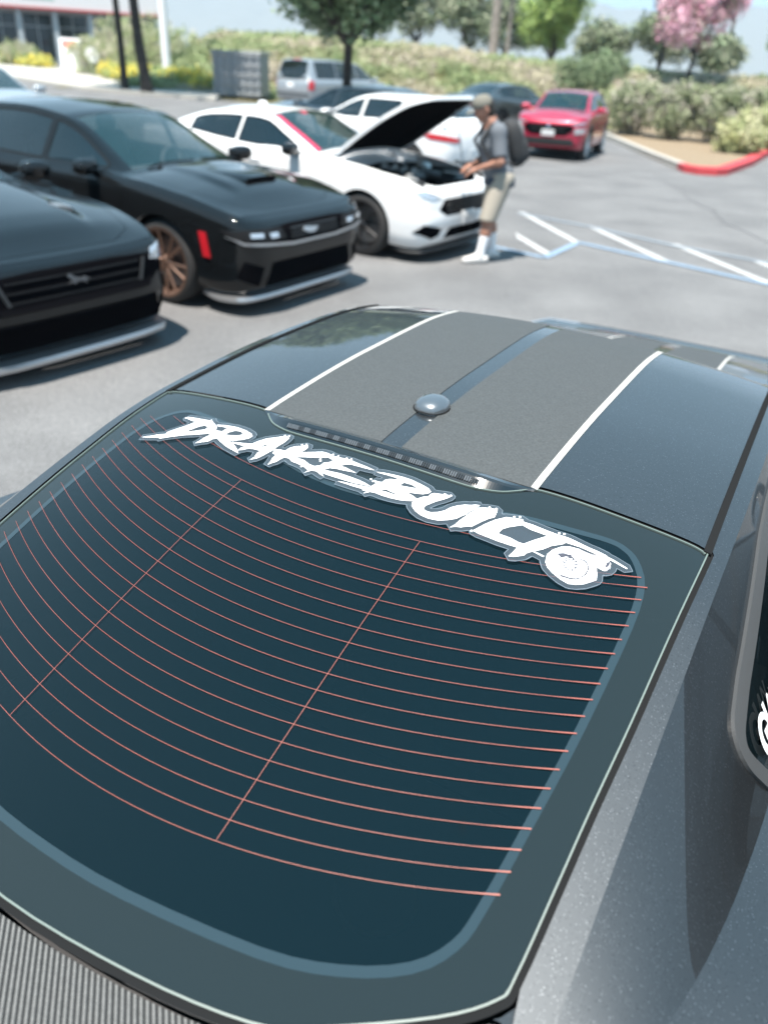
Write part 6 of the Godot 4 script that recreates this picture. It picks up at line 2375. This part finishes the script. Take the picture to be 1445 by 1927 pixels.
	tree("slim_blossom_tree", "slim brown tree just left of the pink blossom, pink at its tip", Vector3(12.6, y - .35, -46), 3.0, .09, 1.8, 1.0, 160, "tree", [lin(0.2898, 0.1156, 0.1581), lin(0.0527, 0.0629, 0.02635), lin(0.1479, 0.08415, 0.08415)], M.bark, 16)
	tree("small_green_tree", "small round green tree at the right beyond the pink blossom", Vector3(22.5, y - .5, -55), 1.1, .10, 2.6, 1.25, 300, "tree", [lin(0.03655, 0.07905, 0.0102), lin(0.0527, 0.1003, 0.01615), lin(0.02635, 0.0527, 0.0102)], M.bark, 17)
	var backs := [[-4.5, -62, 3.5, 3.0, "dark tree over the bank behind the silver van"], [.5, -66, 4.2, 3.2, "dark tree over the bank right of the slim trunk"], [4.2, -64, 3.6, 2.6, "grey green tree over the bank left of the pale trunk"], [7.2, -70, 3.4, 2.4, "grey green tree between the pale trunk and the lime green tree"], [13.5, -64, 2.2, 2.0, "low dark tree right of the lime green tree"], [17.0, -62, 2.6, 2.2, "low dark tree beneath the pink blossom"], [19.6, -58, 1.6, 1.6, "low dark bush right of the pink blossom"]]
	for i in backs.size():
		var b: Array = backs[i]
		tree("far_tree", b[4], Vector3(b[0], y - .4, b[1]), b[2] * .35, .16, b[2], b[3], 240, "far", [lin(0.02635, 0.04505, 0.01615), lin(0.03655, 0.0527, 0.0238), lin(0.0527, 0.0629, 0.03145)], M.bark, 40 + i, "trees beyond the bank")
	palm("palm with a thick pale trunk rising out of the picture", Vector3(4.75, y - .2, -52), 7.5, .24, 61)
	palm("thin palm trunk, first to the right of the thick pale one", Vector3(6.6, y - .3, -62), 5.6, .12, 62)
	palm("thin palm trunk just left of the lime green tree", Vector3(10.2, y - .3, -66), 5.8, .12, 63)
	palm("distant palm at the far right with its small crown in the sky", Vector3(30.5, y - .9, -70), 4.3, .12, 64)
	palm("distant palm whose crown just dips into the picture above the pink blossom", Vector3(20.6, y - .4, -60), 5.2, .12, 65)
	palm("short palm between the lime green tree and the pink blossom", Vector3(15.8, y - .4, -72), 2.6, .12, 66)
	palm("pale thin trunk near the top left of the bank, left of the dark crown", Vector3(-5.0, y - .3, -52), 6.0, .13, 67)
	palm("second pale thin trunk near the dark crown of the car park tree", Vector3(-3.3, y - .3, -54), 6.4, .14, 68)

func street_things() -> void:
	# shop building at the upper left
	var a := Vector3(-46, .45, -72)
	var b := Vector3(-22.5, .45, -82)
	var d := (b - a)
	var len := d.length()
	var root := thing("shop_building", "white fronted row of shops with dark windows at the upper left", "building", a, atan2(-d.z, d.x))
	var w := MB.new()
	add_box(w, Vector3(len / 2, 2.1, -4.2), Vector3(len, 4.2, 8.0), .0)
	part("wall", w, M.column, root)
	var fa := MB.new()
	add_box(fa, Vector3(len / 2, 5.2, .5), Vector3(len + .6, 2.3, 1.6), .03)
	part("fascia", fa, M.stucco, root)
	var rb := MB.new()
	add_box(rb, Vector3(len / 2, 3.98, .62), Vector3(len + .7, .14, 1.7), .01)
	part("red_band", rb, M.red_band, root)
	var rf := MB.new()
	add_box(rf, Vector3(len / 2, 6.45, -3.6), Vector3(len + .8, .2, 10), .02)
	part("roof", rf, M.grey_wall, root)
	var n := 9
	for i in n:
		var x := len * (i + .5) / n
		var win := MB.new()
		add_box(win, Vector3(x, 1.95, -.17), Vector3(len / n - .5, 3.3, .06), .0)
		var wn := part("shop_window", win, M.shop_glass, root)
		var fr := MB.new()
		for k in [-.5, 0.0, .5]:
			add_box(fr, Vector3(x + k * (len / n - .5), 1.95, -.12), Vector3(.07, 3.34, .08), .0)
		add_box(fr, Vector3(x, 2.7, -.118), Vector3(len / n - .5, .07, .07), .0)
		part("frame", fr, M.column, wn)
	for i in n + 1:
		var co := MB.new()
		add_box(co, Vector3(clampf(len * i / n, .2, len - .2), 1.95, .9), Vector3(.36, 3.9, .36), .02)
		part("column", co, M.column, root)
	# sign panel lettering on the fascia is too small to read: a green strip
	var gp := MB.new()
	add_box(gp, Vector3(len * .62, 4.9, 1.31), Vector3(2.6, .5, .03), .0)
	part("shop_sign", gp, M.green_sign, root)
	# white pole
	var pl := thing("white_pole", "tall white lamp post among the yellow flowers", "lamp post", at_ground(-11.0, -41.2))
	var p := MB.new()
	add_tube(p, [Vector3(0, 0, 0), Vector3(0, 7.0, 0)], [.20, .16], 16)
	part("pole", p, M.pole_paint, pl)
	var pbse := MB.new()
	add_lathe(pbse, [.0, .5, .3, .5, .34, .44, .34, 0], 20)
	part("base", pbse, M.concrete, pl)
	var ph := MB.new()
	add_box(ph, Vector3(.5, 7.0, 0), Vector3(1.3, .16, .34), .05)
	part("lamp_head", ph, M.box_metal, pl)
	# metal crate
	var bx := thing("metal_crate", "tall grey slatted metal crate beside the silver van", "crate", at_ground(-6.75, -36.6), deg_to_rad(-8.0))
	var bo := MB.new()
	add_box(bo, Vector3(0, .85, 0), Vector3(2.0, 1.5, 1.2), .02)
	part("box", bo, M.box_metal, bx)
	for i in 7:
		var sl := MB.new()
		add_box(sl, Vector3(-.9 + i * .3, .85, .63), Vector3(.12, 1.56, .05), .008)
		part("slat", sl, M.box_metal, bx)
	for i in 5:
		var sl := MB.new()
		add_box(sl, Vector3(0, .2 + i * .34, .665), Vector3(2.04, .07, .03), .006)
		part("rail", sl, M.box_metal, bx)
	var bl := MB.new()
	add_box(bl, Vector3(0, 1.66, 0), Vector3(2.1, .1, 1.3), .02)
	part("lid", bl, M.box_metal, bx)
	# sign board
	var sb := thing("sign_board", "white folding sign board with a red top on the pavement", "sign", at_ground(-19.2, -51.6) + Vector3(0, .13, 0), deg_to_rad(10.0))
	for s in [1.0, -1.0]:
		var pn := MB.new()
		add_box(pn, Vector3(0, .85, .18 * s), Vector3(1.15, 1.7, .05), .01, Basis(Vector3(1, 0, 0), -.2 * s))
		var board := part("panel", pn, M.white_print, sb)
		var rd := MB.new()
		add_box(rd, Vector3(0, 1.35, .18 * s), Vector3(1.1, .55, .06), .0, Basis(Vector3(1, 0, 0), -.2 * s))
		rd = MB.new()
		var bs := Basis(Vector3(1, 0, 0), -.2 * s)
		add_box(rd, Vector3(0, .85, .18 * s) + bs * Vector3(-.05, .55, .003 * s), Vector3(.8, .4, .05), .0, bs)
		part("red_print", rd, M.sign_red, board)
	var ys := thing("yellow_umbrella", "yellow parasol cut by the left edge in front of the shops", "parasol", at_ground(-33.0, -66))
	var yc := MB.new()
	add_lathe(yc, [.03, 3.05, .5, 2.85, 1.0, 2.5, 1.3, 2.1, 1.3, 1.7, 1.27, 1.7], 8, Transform3D(), true)
	part("canopy", yc, M.yellow, ys)
	var yp := MB.new()
	add_tube(yp, [Vector3(0, 0, 0), Vector3(0, 3.0, 0)], [.03, .03], 8)
	part("pole", yp, M.box_metal, ys)
	# white sign post plate low in the shrubs
	var ws := thing("small_white_sign", "small pale round sign in the shrubs before the shops", "sign", at_ground(-17.0, -48.8))
	var wp := MB.new()
	add_tube(wp, [Vector3(0, 0, 0), Vector3(0, 1.0, 0)], [.025, .025], 8)
	part("post", wp, M.box_metal, ws)
	var wd2 := MB.new()
	add_lathe(wd2, [0, .02, .38, .02, .38, -.02, 0, -.02], 20, Transform3D(Basis(Vector3(1, 0, 0), PI / 2), Vector3(0, 1.1, .04)), true)
	part("plate", wd2, M.pole_paint, ws)
	# pale house far right
	var ho := thing("white_house", "small white house far away at the right edge", "building", Vector3(45, 1.6, -92))
	var hw := MB.new()
	add_box(hw, Vector3(0, 1.4, 0), Vector3(5.5, 2.8, 6), .0)
	part("wall", hw, M.stucco, ho)
	var hr := MB.new()
	add_prism(hr, pv([-3.1, 2.8, 3.1, 2.8, 0, 4.2]), 6.6, Transform3D(Basis(), Vector3(0, 0, -3.3)))
	part("roof", hr, M.grey_wall, ho)
	var hwin := MB.new()
	add_box(hwin, Vector3(-1.0, 1.5, 3.0), Vector3(1.2, 1.2, .06), .0)
	part("window", hwin, M.shop_glass, ho)

func _ready() -> void:
	# camera
	var cam := Camera3D.new()
	cam.name = "camera"
	cam.fov = 65.94
	cam.near = 0.05
	cam.far = 6000.0
	add_child(cam)
	cam.position = Vector3(0, 1.996, 0)
	cam.basis = Basis(Vector3(1, 0, 0), deg_to_rad(-29.728)) * Basis(Vector3(0, 0, 1), deg_to_rad(3.087))
	cam.current = true
	var at := CameraAttributesPhysical.new()
	at.frustum_focal_length = 26.0
	at.exposure_aperture = 2.4
	at.frustum_focus_distance = 1.36
	cam.attributes = at
	cam.fov = 65.94
	# sky
	var we := WorldEnvironment.new()
	we.name = "world_environment"
	var e := Environment.new()
	e.background_mode = Environment.BG_SKY
	var sky := Sky.new()
	var sm := ProceduralSkyMaterial.new()
	sm.sky_top_color = lin(.09, .27, .42)
	sm.sky_horizon_color = lin(.33, .45, .54)
	sm.sky_curve = 0.5
	sm.ground_bottom_color = lin(.2, .2, .2)
	sm.ground_horizon_color = lin(.26, .30, .33)
	sm.sun_angle_max = 8.0
	sm.sun_curve = 0.1
	sky.sky_material = sm
	e.sky = sky
	e.tonemap_mode = Environment.TONE_MAPPER_LINEAR
	e.tonemap_exposure = 2.45
	e.sdfgi_enabled = true
	e.ssao_enabled = true
	e.ssil_enabled = true
	e.fog_enabled = true
	e.fog_mode = Environment.FOG_MODE_EXPONENTIAL
	e.fog_light_color = Color(.80, .90, 1.0)
	e.fog_density = 0.0003
	we.environment = e
	add_child(we)
	# sun, high and slightly behind the viewer's left
	var sun := DirectionalLight3D.new()
	sun.name = "sun"
	sun.light_energy = 1.6
	sun.light_color = Color(1.0, .965, .92)
	sun.light_angular_distance = 0.5
	sun.shadow_enabled = true
	add_child(sun)
	sun.look_at_from_position(Vector3.ZERO, -Vector3(-.14, .93, .31), Vector3(0, 0, 1))
	make_materials()
	make_more_materials()
	M.palm_leaf = mat("palm fronds", lin(.06, .085, .035), 0.7)
	M.green_sign = mat("green sign", lin(.25, .50, .38), 0.7)
	M.sign_red = mat("sign red print", lin(.62, .20, .18), 0.7)
	setting()
	near_car()
	black_coupe()
	black_sedan()
	white_coupe()
	background_cars()
	street_things()
	planting()
	person()
